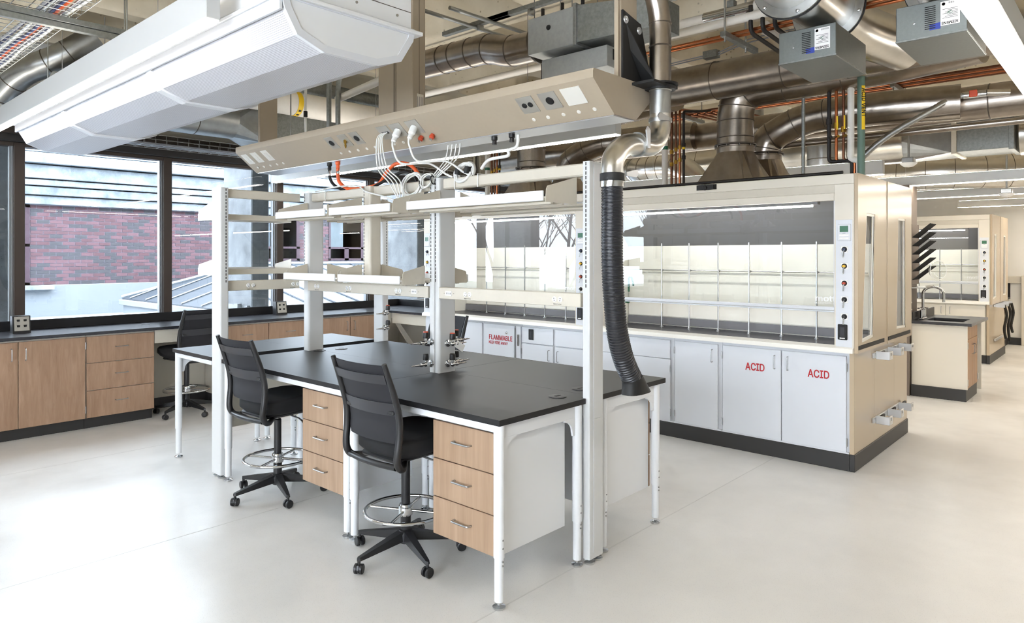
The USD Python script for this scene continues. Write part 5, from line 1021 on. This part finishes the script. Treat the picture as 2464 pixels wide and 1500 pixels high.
for k in range(5): a = -math.pi / 2 - .9 + k * .45; part(bd, 'arrow', MB().quadbox(V(4.105, 7.05 + .139 * math.cos(a), 3.45 + .139 * math.sin(a)), (1, 0, 0), (0, -math.sin(a), math.cos(a)), .03, .022, .001), 'ink_black', 0)
pipe('grey_pipe', 'thick grey pipe running above the wide white one', [(4.2, 7.3, 3.72), (11, 7.3, 3.72)], .10, 'galv_dull')
for k, (x, z) in enumerate(((5.06, 3.44), (5.14, 3.44))): pipe('copper_pipe', ('bright copper pipe under the white insulated pipe, nearer the bench', 'bright copper pipe under the white insulated pipe, nearer the hoods')[k], [(x, 3.1, z), (x, .8, z)], .012, 'copper')
hg = thing('pipe_hanger', 'slotted steel trapeze hanger carrying the white and copper pipes', 'hanger', (5.1, 2.5, 3.4))
part(hg, 'strut', MB().box(4.9, 5.5, 2.30, 2.345, 3.385, 3.425, .003), 'galv_dull'); part(hg, 'rod', MB().cyl((5.3, 2.32, 3.35), (5.3, 2.32, ZB), .008, 8), 'galv'); part(hg, 'rod', MB().cyl((4.93, 2.32, 3.35), (4.93, 2.32, ZB), .008, 8), 'galv'); part(hg, 'pipe_shield', MB().tube([(5.2, 2.2, 3.66), (5.2, 2.62, 3.66)], .046, 18), 'chrome', 50); part(hg, 'clamp', MB().box(5.17, 5.23, 2.36, 2.42, 3.6, 3.75, .004), 'galv_dull')
for k in range(3): pipe('black_pipe', ('black iron branch pipe dropping behind the damper box, first of three', 'black iron branch pipe dropping behind the damper box, middle of three', 'black iron branch pipe dropping behind the damper box, last of three')[k], [(5.0, 1.95 - .09 * k + .2, 3.6), (5.0, 1.95 - .09 * k + .2, 3.40), (5.9, 1.95 - .09 * k + .2, 3.36)], .016, 'black_iron')
for k in range(3): pipe('black_pipe', ('black iron elbow pipe beside the terminal box, nearest the column', 'black iron elbow pipe beside the terminal box, second', 'black iron elbow pipe under the terminal box, third')[k], [(4.75, 3.95 - .22 * k, 3.94), (4.75, 3.95 - .22 * k, 3.2), (5.6, 3.93 - .22 * k, 3.16)], .016, 'black_iron')
pipe('insulated_pipe', 'short white insulated branch angled down beside the damper box', [(5.25, 2.15, 3.5), (6.0, 2.05, 3.45)], .05, 'pipe_white'); single('blue_strut', MB().box(5.85, 5.9, 1.7, 2.3, 3.56, 3.62, .003), 'strut_blue', 'dark blue strut on top of the large exhaust duct', 'strut')
jb = thing('junction_box', 'grey junction box with two cables under the waffle ceiling', 'junction box', (6.1, 3.0, 3.6)); part(jb, 'case', MB().box(6.05, 6.13, 2.93, 3.07, 3.6, 3.67, .003), 'galv_dull')
for k in (0, 1): part(jb, 'cable', MB().tube(smooth_path([(6.09, 2.93, 3.62 + .02 * k), (6.1, 2.6, 3.68 + .03 * k), (6.15, 2.0, 3.70 + .02 * k)], 5), .006, 6), 'cable_grey'); part(jb, 'cable', MB().tube([(6.09, 3.07, 3.62 + .02 * k), (6.1, 3.9, 3.60 + .02 * k)], .006, 6), 'cable_grey')
for k, (x0, y, lb) in enumerate(((3.4, 4.47, 'steel conduit crossing above the bent duct, nearer the windows'), (3.9, 4.25, 'steel conduit crossing above the bent duct, nearer the terminal box'))): pipe('conduit', lb, [(x0, y, 3.8), (5.6, y - .06, 3.8)], .017, 'galv', group='steel conduits under the ceiling')
for k in range(3): pipe('conduit', ('lowest of three conduits running along the ceiling beam line', 'middle of three conduits running along the ceiling beam line', 'highest of three conduits running along the ceiling beam line')[k], [(4.75, 6.2, 3.70 + .03 * k), (4.75, 2.4, 3.70 + .03 * k)], .011, 'galv', group='steel conduits under the ceiling')
for y, lb in ((4.4, 'steel strut rail hung from the ceiling beside the column'), (3.8, 'steel strut rail hung from the ceiling above the terminal box')):
    s = thing('strut_rail', lb, 'strut', (4.2, y, 3.84)); part(s, 'channel', MB().box(3.6, 3.65, y - .35, y + .5, 3.82, 3.86, .002), 'galv_dull', 0); part(s, 'channel', MB().box(4.4, 4.45, y - .35, y + .5, 3.82, 3.86, .002), 'galv_dull', 0); part(s, 'clip', MB().box(4.40, 4.46, y + .0, y + .03, 3.77, 3.82, .003), 'galv')
for k, x in enumerate((3.10, 3.19)): pipe('conduit', ('grey conduit rising from the carrier and bending over, nearer the windows', 'grey conduit rising from the carrier and bending over, nearer the column')[k], [(3.2, 4.95 - .13 * k, 2.716), (3.2, 4.95 - .13 * k, 3.28 - .05 * k), (3.22, 4.25, 3.42 - .05 * k)], .02, 'galv_dull', br=.15, group='grey conduits from the carrier top')
pipe('sprinkler_pipe', 'white pipe with small brass tip meeting the conduits behind the column', [(3.25, 4.9, 3.03), (3.22, 4.22, 3.08)], .03, 'pipe_white')
pipe('hanger_rod', 'thin steel rod hanging down to the carrier', [(3.2, 5.55, 2.716), (3.2, 5.55, ZB)], .006, 'galv'); cd = thing('drop_cable', 'white drop cord with black connectors and coil hanging onto the carrier', 'cord', (3.2, 5.3, 2.72)); part(cd, 'cord', MB().tube(smooth_path([(3.2, 5.3, 2.72), (3.2, 5.31, 3.0), (3.2, 5.3, 3.35), (3.2, 5.3, 3.9)], 5), .011, 8), 'cable_white'); part(cd, 'connector', MB().cyl((3.2, 5.308, 2.93), (3.2, 5.308, 2.98), .017, 10), 'ink_black'); part(cd, 'connector', MB().cyl((3.2, 5.30, 3.2), (3.2, 5.30, 3.24), .017, 10), 'ink_black'); part(cd, 'coil', MB().tube([(3.2, 5.40 + .04 * math.cos(a), 3.23 + .06 * math.sin(a)) for a in np.arange(24) * .2618], .012, 8, True), 'cable_white')
# risers dropping to the hood tops
for g, (yy, xx) in enumerate(((3.62, 6.52), (6.25, 6.52))):
    nm_ = ('beside the extraction arm', 'near the louvres, behind the shelving')[g]
    wp_ = thing('white_pipe', 'white plastic pipe with green label %s' % nm_, 'pipe', (xx, yy + .12, 2.41)); part(wp_, 'tube', MB().tube(bend([(xx, yy + .22, 2.42), (xx, yy + .12, 2.46), (xx, yy + .12, 3.4)], .05), .032, 14), 'pipe_white', 50); part(wp_, 'green_label', MB().lathe([(.0325, -.018), (.0335, -.018), (.0335, .018), (.0325, .018)], (xx, yy + .12, 2.88), n=14), 'label_green')
    for k, (dy, m_, r_) in enumerate(((.04, 'copper_old', .014), (-.01, 'copper_old', .011), (-.055, 'copper', .012), (-.10, 'black_iron', .013))):
        p_ = thing('copper_riser' if k < 3 else 'black_riser', ('dull copper riser next to the white pipe', 'thin dark copper riser', 'bright copper riser', 'black iron riser with yellow tag')[k] + ' ' + nm_, 'pipe', (xx, yy + dy, 2.41), group='pipe risers on the fume hood tops'); part(p_, 'tube', MB().tube(bend([(xx - .02, yy + dy + .1, 2.415), (xx, yy + dy, 2.42), (xx, yy + dy, 3.30 - .02 * k), (xx + .6, yy + dy, 3.34)], .03), r_, 10), m_, 50)
        for z in (2.70, 2.83): part(p_, 'coupling', MB().lathe([(r_, -.02), (r_ + .007, -.02), (r_ + .007, .02), (r_, .02)], (xx, yy + dy, z + .02 * k), n=10), 'brass' if k < 3 else 'black_iron')
        if k == 3: part(p_, 'yellow_tag', MB().lathe([(.0135, -.015), (.015, -.015), (.015, .015), (.0135, .015)], (xx, yy + dy, 2.86), n=10), 'label_yellow')
gp = thing('green_pipe', 'green plastic vent pipe with yellow ACID VENT lettering band', 'pipe', (6.30, 1.74, 2.41)); part(gp, 'tube', MB().cyl((6.30, 1.75, 2.402), (6.30, 1.75, 3.9), .03, 18), 'pvc_green', 50)
bd = part(gp, 'yellow_band', MB().hull([(6.30 + .0315 * math.cos(a), 1.75 + .0315 * math.sin(a), z) for a in np.linspace(-2.75, -1.6, 8) for z in (2.80, 3.17)]), 'label_yellow', 40); part(bd, 'lettering', MB().text('ACID VENT', .034, (6.30 + .0325 * math.cos(-2.3) - .012, 1.75 + .0325 * math.sin(-2.3) + .009, 3.15), (0, 0, -1), (.746, -.666, 0), .0012, True, .95), 'ink_black', 0)
for k, (x, m_, r_, lb) in enumerate(((6.36, 'pipe_white', .028, 'white riser pipe behind the green vent pipe'), (6.46, 'copper_old', .012, 'dull copper riser by the green vent pipe'), (6.50, 'copper', .013, 'copper riser with brass valve by the green vent pipe'), (6.57, 'black_iron', .017, 'black iron gas riser by the green vent pipe'))):
    y = 1.86 + .06 * k; p_ = thing(('white_pipe', 'copper_riser', 'copper_riser', 'black_riser')[k], lb, 'pipe', (6.40, y, 2.41), group='pipe risers at the end of the fume hood row'); zb = 2.56
    part(p_, 'tube', MB().tube(bend([(6.40, 1.79 + .02 * k, 2.41), (6.40, 1.79 + .02 * k, zb), (6.40, y, zb + .01), (6.40, y, 3.3)], .03), r_, 12), m_, 50)
    if k: part(p_, 'fitting', MB().lathe([(r_, -.025), (r_ + .009, -.025), (r_ + .009, .025), (r_, .025)], (6.40, y, 2.80 + .04 * k), n=10).cyl((6.40, y, 2.78), (6.36, y - .03, 2.78), .012, 8), 'brass' if k < 3 else 'black_iron')
    if k in (1, 2): part(p_, 'valve_lever', MB().box(6.375, 6.385, y - .02, y - .008, 2.84, 2.96, .002), 'label_yellow')
pipe('black_pipe', 'black iron pipe lying along the top of the fume hoods', [(5.985, 1.8, 2.42), (5.985, 5.2, 2.42)], .013, 'black_iron'); pipe('conduit', 'upright grey conduit on the hood top before the gooseneck riser', [(6.45, 2.28, 2.41), (6.45, 2.28, 3.5)], .016, 'galv_dull')
fh = thing('flexible_metal_hose', 'braided flexible metal hose from the exhaust duct valve down to the hood top', 'hose', (6.9, 1.6, 2.41))
hpth = smooth_path([(6.9, 2.0, 2.41), (6.9, 1.97, 2.55), (6.92, 1.88, 2.68), (6.98, 1.70, 2.84), (7.08, 1.42, 3.02), (7.18, 1.25, 3.14), (7.24, 1.17, 3.16)], 16); part(fh, 'braid', MB().tube(hpth, .026 + .003 * (np.arange(len(hpth)) % 2), 12), 'galv', 40)
part(fh, 'ball_valve', MB().cyl((7.24, 1.18, 3.16), (7.25, 1.0, 3.16), .03, 14).cyl((7.245, 1.09, 3.16), (7.20, 1.09, 3.16), .02, 10), 'chrome'); part(fh, 'valve_handle', MB().box(7.185, 7.2, 1.06, 1.12, 3.13, 3.19, .005), 'red_knob'); part(fh, 'spout', MB().cyl((7.25, 1.0, 3.16), (7.30, .84, 3.15), .03, 14), 'spiral_steel')
for k in range(5): pipe('copper_pipe', 'copper pipe %s in the bundle beyond the exhaust ducts' % ('lowest', 'second', 'third', 'fourth', 'highest')[k], [(8.0 + .08 * k, 4.7, 3.55), (8.0 + .08 * k, -2, 3.55)], .014, 'copper' if k % 2 else 'copper_old', group='copper pipe bundle beyond the ducts')
for y, lb in ((4.3, 'pipe rack strut under the copper bundle, beside the arm'), (3.7, 'pipe rack strut under the copper bundle, behind the riser'), (1.9, 'pipe rack strut under the copper bundle, beyond the green vent pipe')):
    s = thing('pipe_rack', lb, 'strut', (8.2, y, 3.48)); part(s, 'strut', MB().box(7.9, 8.5, y - .02, y + .02, 3.48, 3.53, .002), 'galv_dull', 0); part(s, 'rod', MB().cyl((7.95, y, 3.45), (7.95, y, ZB), .007, 6), 'galv'); part(s, 'rod', MB().cyl((8.45, y, 3.45), (8.45, y, ZB), .007, 6), 'galv')
for k in range(6): pipe('copper_branch', 'short copper branch slanting off the bundle, %s' % ('nearest the white pipe', 'second from the white pipe', 'third from the white pipe', 'fourth from the white pipe', 'fifth from the white pipe', 'sixth from the white pipe')[k], [(8.05, 4.25 - .1 * k, 3.53), (8.6, 4.05 - .1 * k, 3.50)], .012, 'copper_old', group='short copper branches off the bundle')
# speaker / sensor domes
def dome(x, y, z, lb, st=.5):
    t = thing('ceiling_sensor', lb, 'sensor', (x, y, z), group='white dome sensors'); part(t, 'dome', MB().lathe([(0, -.05), (.05, -.042), (.085, -.012), (.09, 0), (0, 0)], (x, y, z), n=24), 'outlet_white', 50); part(t, 'back_box', MB().box(x - .06, x + .06, y - .06, y + .06, z, z + .06, .006), 'galv'); part(t, 'stem', MB().cyl((x, y, z + .06), (x, y, z + .5), .012, 8), 'galv')
dome(5.35, 7.95, 2.88, 'white dome sensor under the window head behind the cables', .08); dome(8.9, 1.97, 2.80, 'white dome sensor on a bent conduit beyond the hood end wall'); dome(11.0, 1.30, 2.55, 'white dome lamp hanging beyond the second pendant', .1)
# wire basket trays
def basket(x0, x1, y0, y1, z, h, lb, step=.1, along='y'):
    t = thing('cable_tray', lb, 'cable tray', ((x0 + x1) / 2, (y0 + y1) / 2, z), group='steel wire cable trays'); long_, cross = MB(), MB(); r = .003
    if along == 'y':
        for x in np.linspace(x0, x1, max(3, int((x1 - x0) / .09) + 1)): long_.cyl((x, y0, z), (x, y1, z), r, 5)
        for x in (x0, x1):
            for q in (.5, 1.): long_.cyl((x, y0, z + h * q), (x, y1, z + h * q), r, 5)
        for y in np.arange(y0, y1, step): cross.tube([(x0, y, z + h), (x0, y, z), (x1, y, z), (x1, y, z + h)], r, 5)
    else:
        for y in np.linspace(y0, y1, max(3, int((y1 - y0) / .09) + 1)): long_.cyl((x0, y, z), (x1, y, z), r, 5)
        for y in (y0, y1):
            for q in (.5, 1.): long_.cyl((x0, y, z + h * q), (x1, y, z + h * q), r, 5)
        for x in np.arange(x0, x1, step): cross.tube([(x, y0, z + h), (x, y0, z), (x, y1, z), (x, y1, z + h)], r, 5)
    part(t, 'long_wires', long_, 'galv', kind='stuff'); part(t, 'cross_wires', cross, 'galv', kind='stuff'); return t
basket(.75, 1.50, 3.6, 8.3, 3.37, .09, 'wide steel wire cable tray above the long pendant')
rg = random.Random(3)
for k in range(9):
    m_ = ('cable_grey', 'cable_blue', 'cable_white', 'cable_grey', 'cable_blue', 'orange', 'cable_grey', 'cable_blue', 'cable_white')[k]; x = 1.28 + .022 * k
    single('data_cable', MB().tube(smooth_path([(x + rg.uniform(-.012, .012), y, 3.385 + .012 * (k % 2)) for y in np.linspace(3.7, 8.2, 9)], 4), .011, 7), m_, 'data cable %s in the bundle on the wire tray' % ('outermost', 'second', 'third', 'fourth', 'fifth', 'orange', 'seventh', 'eighth', 'innermost')[k], 'cable', 'data cables on the wire tray', smooth=50)
for y, lb in ((5.39, 'double steel strut under the wide wire tray, nearer the camera'), (8.25, 'double steel strut under the wide wire tray, by the windows')):
    s = thing('strut_rail', lb, 'strut', (1.2, y, 3.28)); part(s, 'channel', MB().box(.2, 1.86, y - .021, y + .021, 3.315, 3.355, .003), 'galv_dull'); part(s, 'channel', MB().box(.2, 1.86, y - .021, y + .021, 3.27, 3.31, .003), 'galv_dull'); part(s, 'rod', MB().cyl((1.80, y, 3.22), (1.80, y, ZB), .006, 8), 'galv'); part(s, 'nut', MB().cyl((1.80, y, 3.245), (1.80, y, 3.268), .014, 6), 'galv')
basket(1.9, 10.5, 8.0, 8.3, 2.96, .11, 'long steel wire cable tray over the window heads', .12, 'x')
single('tray_cables', MB().box(1.95, 10.4, 8.03, 8.27, 2.968, 2.985, .006), 'cable_grey', 'flat layer of grey cables lying in the window cable tray', 'cable', smooth=30, kind='stuff')
s = thing('strut_rail', 'short steel strut with hanging bolt at the far end of the carrier', 'strut', (3.5, 8.1, 2.85)); part(s, 'channel', MB().box(3.92, 4.45, 7.8, 7.84, 2.86, 2.90, .003), 'galv'); part(s, 'rod', MB().cyl((3.98, 7.82, 2.80), (3.98, 7.82, 3.6), .006, 6), 'galv')
# ================================================================ cables and hoses of the carrier
def cable(name, lb, pts, r, m, g=None, k=8): return single(name, MB().tube(smooth_path(pts, k), r, 8), m, lb, 'cable', g, smooth=60)
GC = 'white cables hanging from the carrier'
yd = Yface(931); cd0 = onface(yd, .165)
for k in range(4): cable('data_cable', 'thin white data cable from the four-port plate, %s' % ('first', 'second', 'third', 'fourth')[k], [cd0 + V(-.01, .03 - .02 * k, -.005), cd0 + V(-.05, .035 - .02 * k, -.06), cd0 + V(-.03, .05 - .035 * k, -.25), (3.0 + .01 * k, yd - .04 - .03 * k, 2.25), (3.05, yd - .12 - .01 * k, 2.10 - .01 * k), (3.12, yd - .2, 2.07)], .0045, 'cable_white', GC)
for j, px in enumerate((962, 1001)):
    y = Yface(px); c = onface(y, .165); cable('power_cable', ('white power cable from the plug nearer the data ports', 'white power cable from the plug nearer the red couplings')[j], [c + V(-.05, 0, -.08), c + V(-.06, -.02, -.14), c + V(-.03, -.07, -.24), (3.12, y - .18, 2.37), (3.19, y - .27, 2.30), (3.21, y - .32, 2.275)], .0072, 'cable_white', GC)
def coil(lb, c, R, n, tilt, r=.008, m='cable_white'):
    pts = []; rg2 = random.Random(hash(lb) % 100 if 0 else len(lb))
    for i in range(n * 20): a = i * 2 * math.pi / 20; q = R * (1 + .12 * math.sin(i * .37)); pts.append(V(c[0] + .012 * math.sin(i * .21) + q * math.sin(a) * tilt, c[1] + q * math.cos(a), c[2] + q * .8 * math.sin(a)))
    t = thing('cable_coil', lb, 'cable', c, group='coiled white cables on the top rail'); part(t, 'loops', MB().tube(pts, r, 7), m, 60); part(t, 'black_tie', MB().tube([(c[0] + .02 * math.cos(a), c[1] - R + .02 * math.sin(a) * .4, c[2] + .03 * math.sin(a)) for a in np.arange(10) * .628], .004, 6, True), 'ink_black')
coil('larger coil of white cable draped over the top rail beside the second post', (3.150, 3.82, 2.24), .10, 7, .16, .006); coil('coil of thicker white cord with black plugs on the top rail past the second post', (3.22, 3.36, 2.30), .075, 5, .35, .011); coil('small loose coil of grey-white cable at the second post', (3.15, 3.66, 2.26), .06, 3, .3, .005)
for k, (y, z) in enumerate(((3.40, 2.285), (3.31, 2.287))): single('cord_plug', MB().lathe([(0, 0), (.019, 0), (.021, .02), (.017, .045), (0, .047)], (3.19, y, z), (0, -.2, 1)), 'ink_black', ('black cord plug beside the thicker coil, nearer the second post', 'black cord plug beside the thicker coil, nearer the end post')[k], 'plug')
cable('power_cable', 'white coiled power cord running from the carrier underside down to the coil', [(3.2, 2.86, 2.49), (3.2, 2.87, 2.42), (3.2, 2.94, 2.40), (3.21, 2.96, 2.37), (3.21, 3.12, 2.36), (3.22, 3.2, 2.31)], .011, 'cable_white')
for k in range(4): cable('data_cable', 'thin grey-white data cable under the carrier near the second post, %s' % ('first', 'second', 'third', 'fourth')[k], [(3.2, 3.50 - .04 * k, 2.495), (3.2, 3.53 - .04 * k, 2.40), (3.18, 3.60 - .03 * k, 2.32), (3.2, 3.68 - .02 * k, 2.28)], .0045, 'cable_white', GC)
cable('data_cable', 'white cable lying along the rail from the far bay', [(3.17, 5.1, 2.275), (3.15, 4.8, 2.29), (3.16, 4.5, 2.28), (3.1, 4.3, 2.22), (3.05, 4.0, 2.16), (3.05, 3.8, 2.10)], .006, 'cable_white', GC)
cable('orange_hose', 'orange hose looping from the carrier and over the top rail', [(3.186, 4.80, 2.445), (3.186, 4.80, 2.39), (3.19, 4.78, 2.33), (3.2, 4.68, 2.275), (3.24, 4.55, 2.272), (3.30, 4.42, 2.30), (3.28, 4.28, 2.385), (3.25, 4.12, 2.43), (3.24, 3.95, 2.40), (3.26, 3.86, 2.30), (3.27, 3.84, 2.2)], .014, 'orange'); cable('black_hose', 'black hose looping from the carrier beside the orange one', [(3.186, 4.92, 2.445), (3.186, 4.92, 2.39), (3.2, 4.88, 2.32), (3.22, 4.76, 2.275), (3.28, 4.5, 2.275), (3.30, 4.3, 2.33), (3.30, 4.1, 2.37), (3.31, 3.98, 2.32), (3.31, 3.95, 2.22)], .012, 'ink_black')
for y, m_ in ((4.92, 'ink_black'), (4.80, 'red_knob')): single('hose_connector', MB().lathe([(0, 0), (.012, 0), (.014, .02), (.01, .045), (0, .046)], (3.186, y, 2.395)), 'chrome', 'chrome hose connector under the carrier, on the %s hose' % ('black' if m_ == 'ink_black' else 'orange'), 'connector')
for y in (3.42, 3.20, 4.98): single('cable_tie', MB().tube([(3.185, y, 2.19), (3.185, y, 2.274), (3.26, y, 2.274), (3.26, y, 2.19)], .004, 6, True), 'cable_white', 'white tie round the top rail, %s' % {3.42: 'beside the second post', 3.2: 'under the thicker cord coil', 4.98: 'in the far bay'}[y], 'tie')
# ================================================================ sink bench and the rooms beyond
sb = thing('sink_cabinet', 'white-sided sink cabinet with wooden doors at the aisle end', 'cabinet', (10.05, 1.85, 0))
part(sb, 'side_panel', MB().box(9.72, 9.74, 1.53, 2.12, .14, .90), 'hood_cream', 0); part(sb, 'body', MB().box(9.74, 10.42, 1.56, 2.12, .14, .75), 'cream_paint', 0); part(sb, 'toe_kick', MB().box(9.70, 10.42, 1.54, 2.12, 0, .14), 'rubber_base', 0)
part(sb, 'top_rail_panel', MB().box(9.742, 10.42, 1.535, 1.555, .735, .895, .002), 'birch_veneer')
for i, (a, b) in enumerate(((9.742, 10.08), (10.083, 10.42))):
    d = part(sb, 'door', MB().box(a, b, 1.535, 1.555, .145, .73, .002), 'birch_veneer'); part(d, 'handle', handle_mb((b - .05 if i == 0 else a + .05, 1.535, .60), (0, 0, 1), .115, (0, -1, 0)), 'steel_handle')
    for z in (.22, .66): part(d, 'hinge', MB().box((a if i == 0 else b) - .012, (a if i == 0 else b) + .03, 1.527, 1.535, z - .04, z + .04, .003), 'bracket_silver')
tp = thing('sink_worktop', 'black worktop with sunken sink on the wood-door cabinet', 'worktop', (10.1, 1.9, .9)); wk = Polygon([(9.66, 1.48), (10.85, 1.48), (10.85, 2.125), (9.66, 2.125)], [[(9.86, 1.60), (10.36, 1.60), (10.36, 2.0), (9.86, 2.0)]])
part(tp, 'top', MB().prism(wk, 'z', .902, .935), 'counter_resin', 0); part(tp, 'basin', MB().box(9.85, 10.37, 1.59, 2.01, .752, .76).box(9.85, 9.86, 1.59, 2.01, .76, .905).box(10.36, 10.37, 1.59, 2.01, .76, .905).box(9.86, 10.36, 1.59, 1.60, .76, .905).box(9.86, 10.36, 2.0, 2.01, .76, .905), 'sink_black', 0); part(tp, 'upstand', MB().box(9.66, 10.85, 2.09, 2.104, .935, 1.04), 'black_resin', 0); part(tp, 'end_leg', MB().box(10.80, 10.83, 1.55, 2.12, 0, .9), 'cream_paint', 0)
fa = thing('gooseneck_faucet', 'chrome gooseneck faucet with cross handles behind the black sink', 'faucet', (10.0, 2.05, .935))
part(fa, 'base', MB().box(9.86, 10.1, 2.02, 2.075, .936, .96, .01).cyl((9.9, 2.047, .95), (9.9, 2.047, 1.06), .018, 12).cyl((10.06, 2.047, .95), (10.06, 2.047, 1.06), .018, 12), 'chrome'); part(fa, 'spout', MB().tube(bend([(9.98, 2.047, .95), (9.98, 2.047, 1.31), (9.98, 1.93, 1.36), (9.98, 1.82, 1.31), (9.98, 1.82, 1.16)], .1, 6), .016, 12), 'chrome'); 
for x in (9.9, 10.06): part(fa, 'cross_handle', MB().cyl((x - .045, 2.047, 1.075), (x + .045, 2.047, 1.075), .009, 8).cyl((x, 2.002, 1.075), (x, 2.092, 1.075), .009, 8), 'chrome')
pw = struct('wall_partition', MB().box(9.66, 10.05, 2.13, 2.6, .0, 2.62), 'peg_panel', 0)
pg_ = thing('peg_rack', 'black drying rack of slanted pegs with steel drip tray above the sink', 'drying rack', (10.1, 2.1, 1.4)); part(pg_, 'board', MB().box(9.68, 10.04, 2.105, 2.13, 1.38, 2.13, .003), 'peg_panel')
for r_ in range(6):
    for c_ in range(7): x = 9.71 + .05 * c_; z = 1.44 + .105 * r_; part(pg_, 'peg', MB().cyl((x, 2.105, z), (x, 1.91, z + .17), .006, 8), 'peg_black')
part(pg_, 'drip_tray', MB().box(9.66, 10.06, 1.95, 2.13, 1.335, 1.35, .003).box(9.66, 10.06, 1.945, 1.955, 1.335, 1.375), 'steel_handle'); 
ob = thing('wall_outlet', 'white outlet plate beside the sink on the brown partition', 'outlet', (9.65, 2.3, 1.1)); part(ob, 'plate', MB().box(9.70, 9.76, 2.12, 2.129, 1.06, 1.16, .002), 'outlet_white'); part(ob, 'socket', MB().box(9.715, 9.745, 2.117, 2.121, 1.075, 1.145), 'grey_plastic', 0)
gd = thing('glass_bowl', 'round clear bowl hanging on the drying pegs', 'bowl', (9.9, 1.86, 1.5)); part(gd, 'shell', MB().lathe([(.0, 0), (.06, .01), (.10, .04), (.115, .08), (.118, .08), (.103, .038), (.062, .006), (0, -.004)], (9.80, 1.90, 1.56), (-.6, -.8, 0), 24), 'clear_plastic', 50); part(gd, 'rim', MB().tube([(9.80 - .6 * .08 + .117 * .8 * math.cos(a), 1.90 - .8 * .08 - .117 * .6 * math.cos(a), 1.56 + .117 * math.sin(a)) for a in np.arange(24) * .2618], .004, 6, True), 'outlet_white')
# far fume hood with its cabinets
h3 = dup(h2, (13.3 + .43, 1.79 + WH / 2, .955), 0, 'fume hood far down the aisle beyond the sink bench', 'far fume hoods')
t = thing('hood_end_wall', 'cream end wall of the far fume hood with narrow glass strips', 'panel', (14.1, 1.79, .95))
for (a, b), h in (((13.3, 14.06), wA), ((14.17, 15.03), wB)):
    h = [(x + 7.37, z) for x, z in h]; q = part(t, 'end_panel', MB().prism(holed(a, b, .957, 2.40, h), 'y', 1.76, 1.788), 'hood_end_warm_lit', 0); part(q, 'window_frame', MB().prism(Polygon(h).difference(Polygon(h).buffer(-.022)), 'y', 1.764, 1.778), 'lip_white', 0); part(q, 'window_glass', MB().prism(Polygon(h).buffer(-.02), 'y', 1.778, 1.784), 'window_glass', 0)
part(t, 'corner_strip', MB().box(14.06, 14.17, 1.766, 1.788, .957, 2.40), 'hood_end_warm_lit', 0); part(t, 'end_base', MB().box(13.32, 15.02, 1.80, 1.84, .14, .955), 'hood_end_warm_lit', 0); part(t, 'base_strip', MB().box(13.32, 15.02, 1.795, 1.84, 0, .14), 'rubber_base', 0); part(t, 'roof_panel', MB().box(14.1, 15.0, 1.8, 4.4, 2.385, 2.40), 'hood_cream', 0); part(t, 'rear_face', MB().box(14.95, 15.0, 1.8, 4.4, .14, 2.385), 'hood_cream', 0)
t = thing('hood_cabinet', 'white cabinet under the far fume hood', 'cabinet', (13.7, 3.1, 0), group='far hood cabinets'); part(t, 'body', MB().box(13.34, 14.1, 1.85, 4.42, .137, .955), 'hood_cream', 0); part(t, 'toe_kick', MB().box(13.36, 14.1, 1.85, 4.42, 0, .137), 'rubber_base', 0)
for i, (a, b) in enumerate(((1.86, 2.4), (2.405, 2.94), (2.945, 3.48), (3.485, 4.02))): d = part(t, 'door', MB().box(13.32, 13.34, a, b, .15, .93, .002), 'hood_cream'); part(d, 'handle', handle_mb((13.32, b - .06 if i % 2 == 0 else a + .06, .84), (0, 0, 1), .115, (-1, 0, 0)), 'steel_handle')
st_ = thing('cylinder_strap', 'black cylinder straps hanging on brackets of the far hood end wall', 'strap', (14.1, 1.7, .3))
part(st_, 'bracket', MB().box(13.7, 14.8, 1.77, 1.795, .90, .94, .003).box(13.75, 13.78, 1.65, 1.77, .89, .95).box(14.2, 14.23, 1.65, 1.77, .89, .95).box(14.6, 14.63, 1.65, 1.77, .89, .95).box(13.75, 14.6, 1.77, 1.795, .33, .37, .003), 'bracket_silver')
for x, zz in ((13.8, .38), (14.25, .3), (14.6, .42)): part(st_, 'webbing', MB().tube(smooth_path([(x, 1.66, .92), (x + .08, 1.64, .75), (x - .02, 1.66, .55), (x + .06, 1.65, zz)], 5), .022, 6), 'ink_black')
# counter along the back wall and shelf
bc = thing('back_counter', 'wooden base cabinet with black top against the far wall', 'cabinet', (16.2, 2.4, 0)); part(bc, 'body', MB().box(15.9, 16.58, 1.95, 4, .14, .9), 'birch_veneer', 0); part(bc, 'side_panel', MB().box(15.9, 16.58, 1.93, 1.95, .14, .9), 'cream_paint', 0); part(bc, 'toe_kick', MB().box(15.92, 16.58, 1.94, 4, 0, .14), 'rubber_base', 0); part(bc, 'worktop', MB().box(15.85, 16.58, 1.9, 4, .9, .935).box(16.55, 16.59, 1.9, 4, .935, 1.2), 'black_resin', 0)
struct('trim_2', MB().box(16.56, 16.6, -5, 4, 1.2, 1.34, .004), 'cream_paint'); struct('baseboard_far', MB().box(16.57, 16.6, -5, 1.93, 0, .14, .004), 'rubber_base')
single('door_post', MB().box(16.5, 16.59, 1.55, 1.72, 0, 1.35, .004), 'cream_paint', 'narrow cream wall chase beside the back counter', 'wall chase')
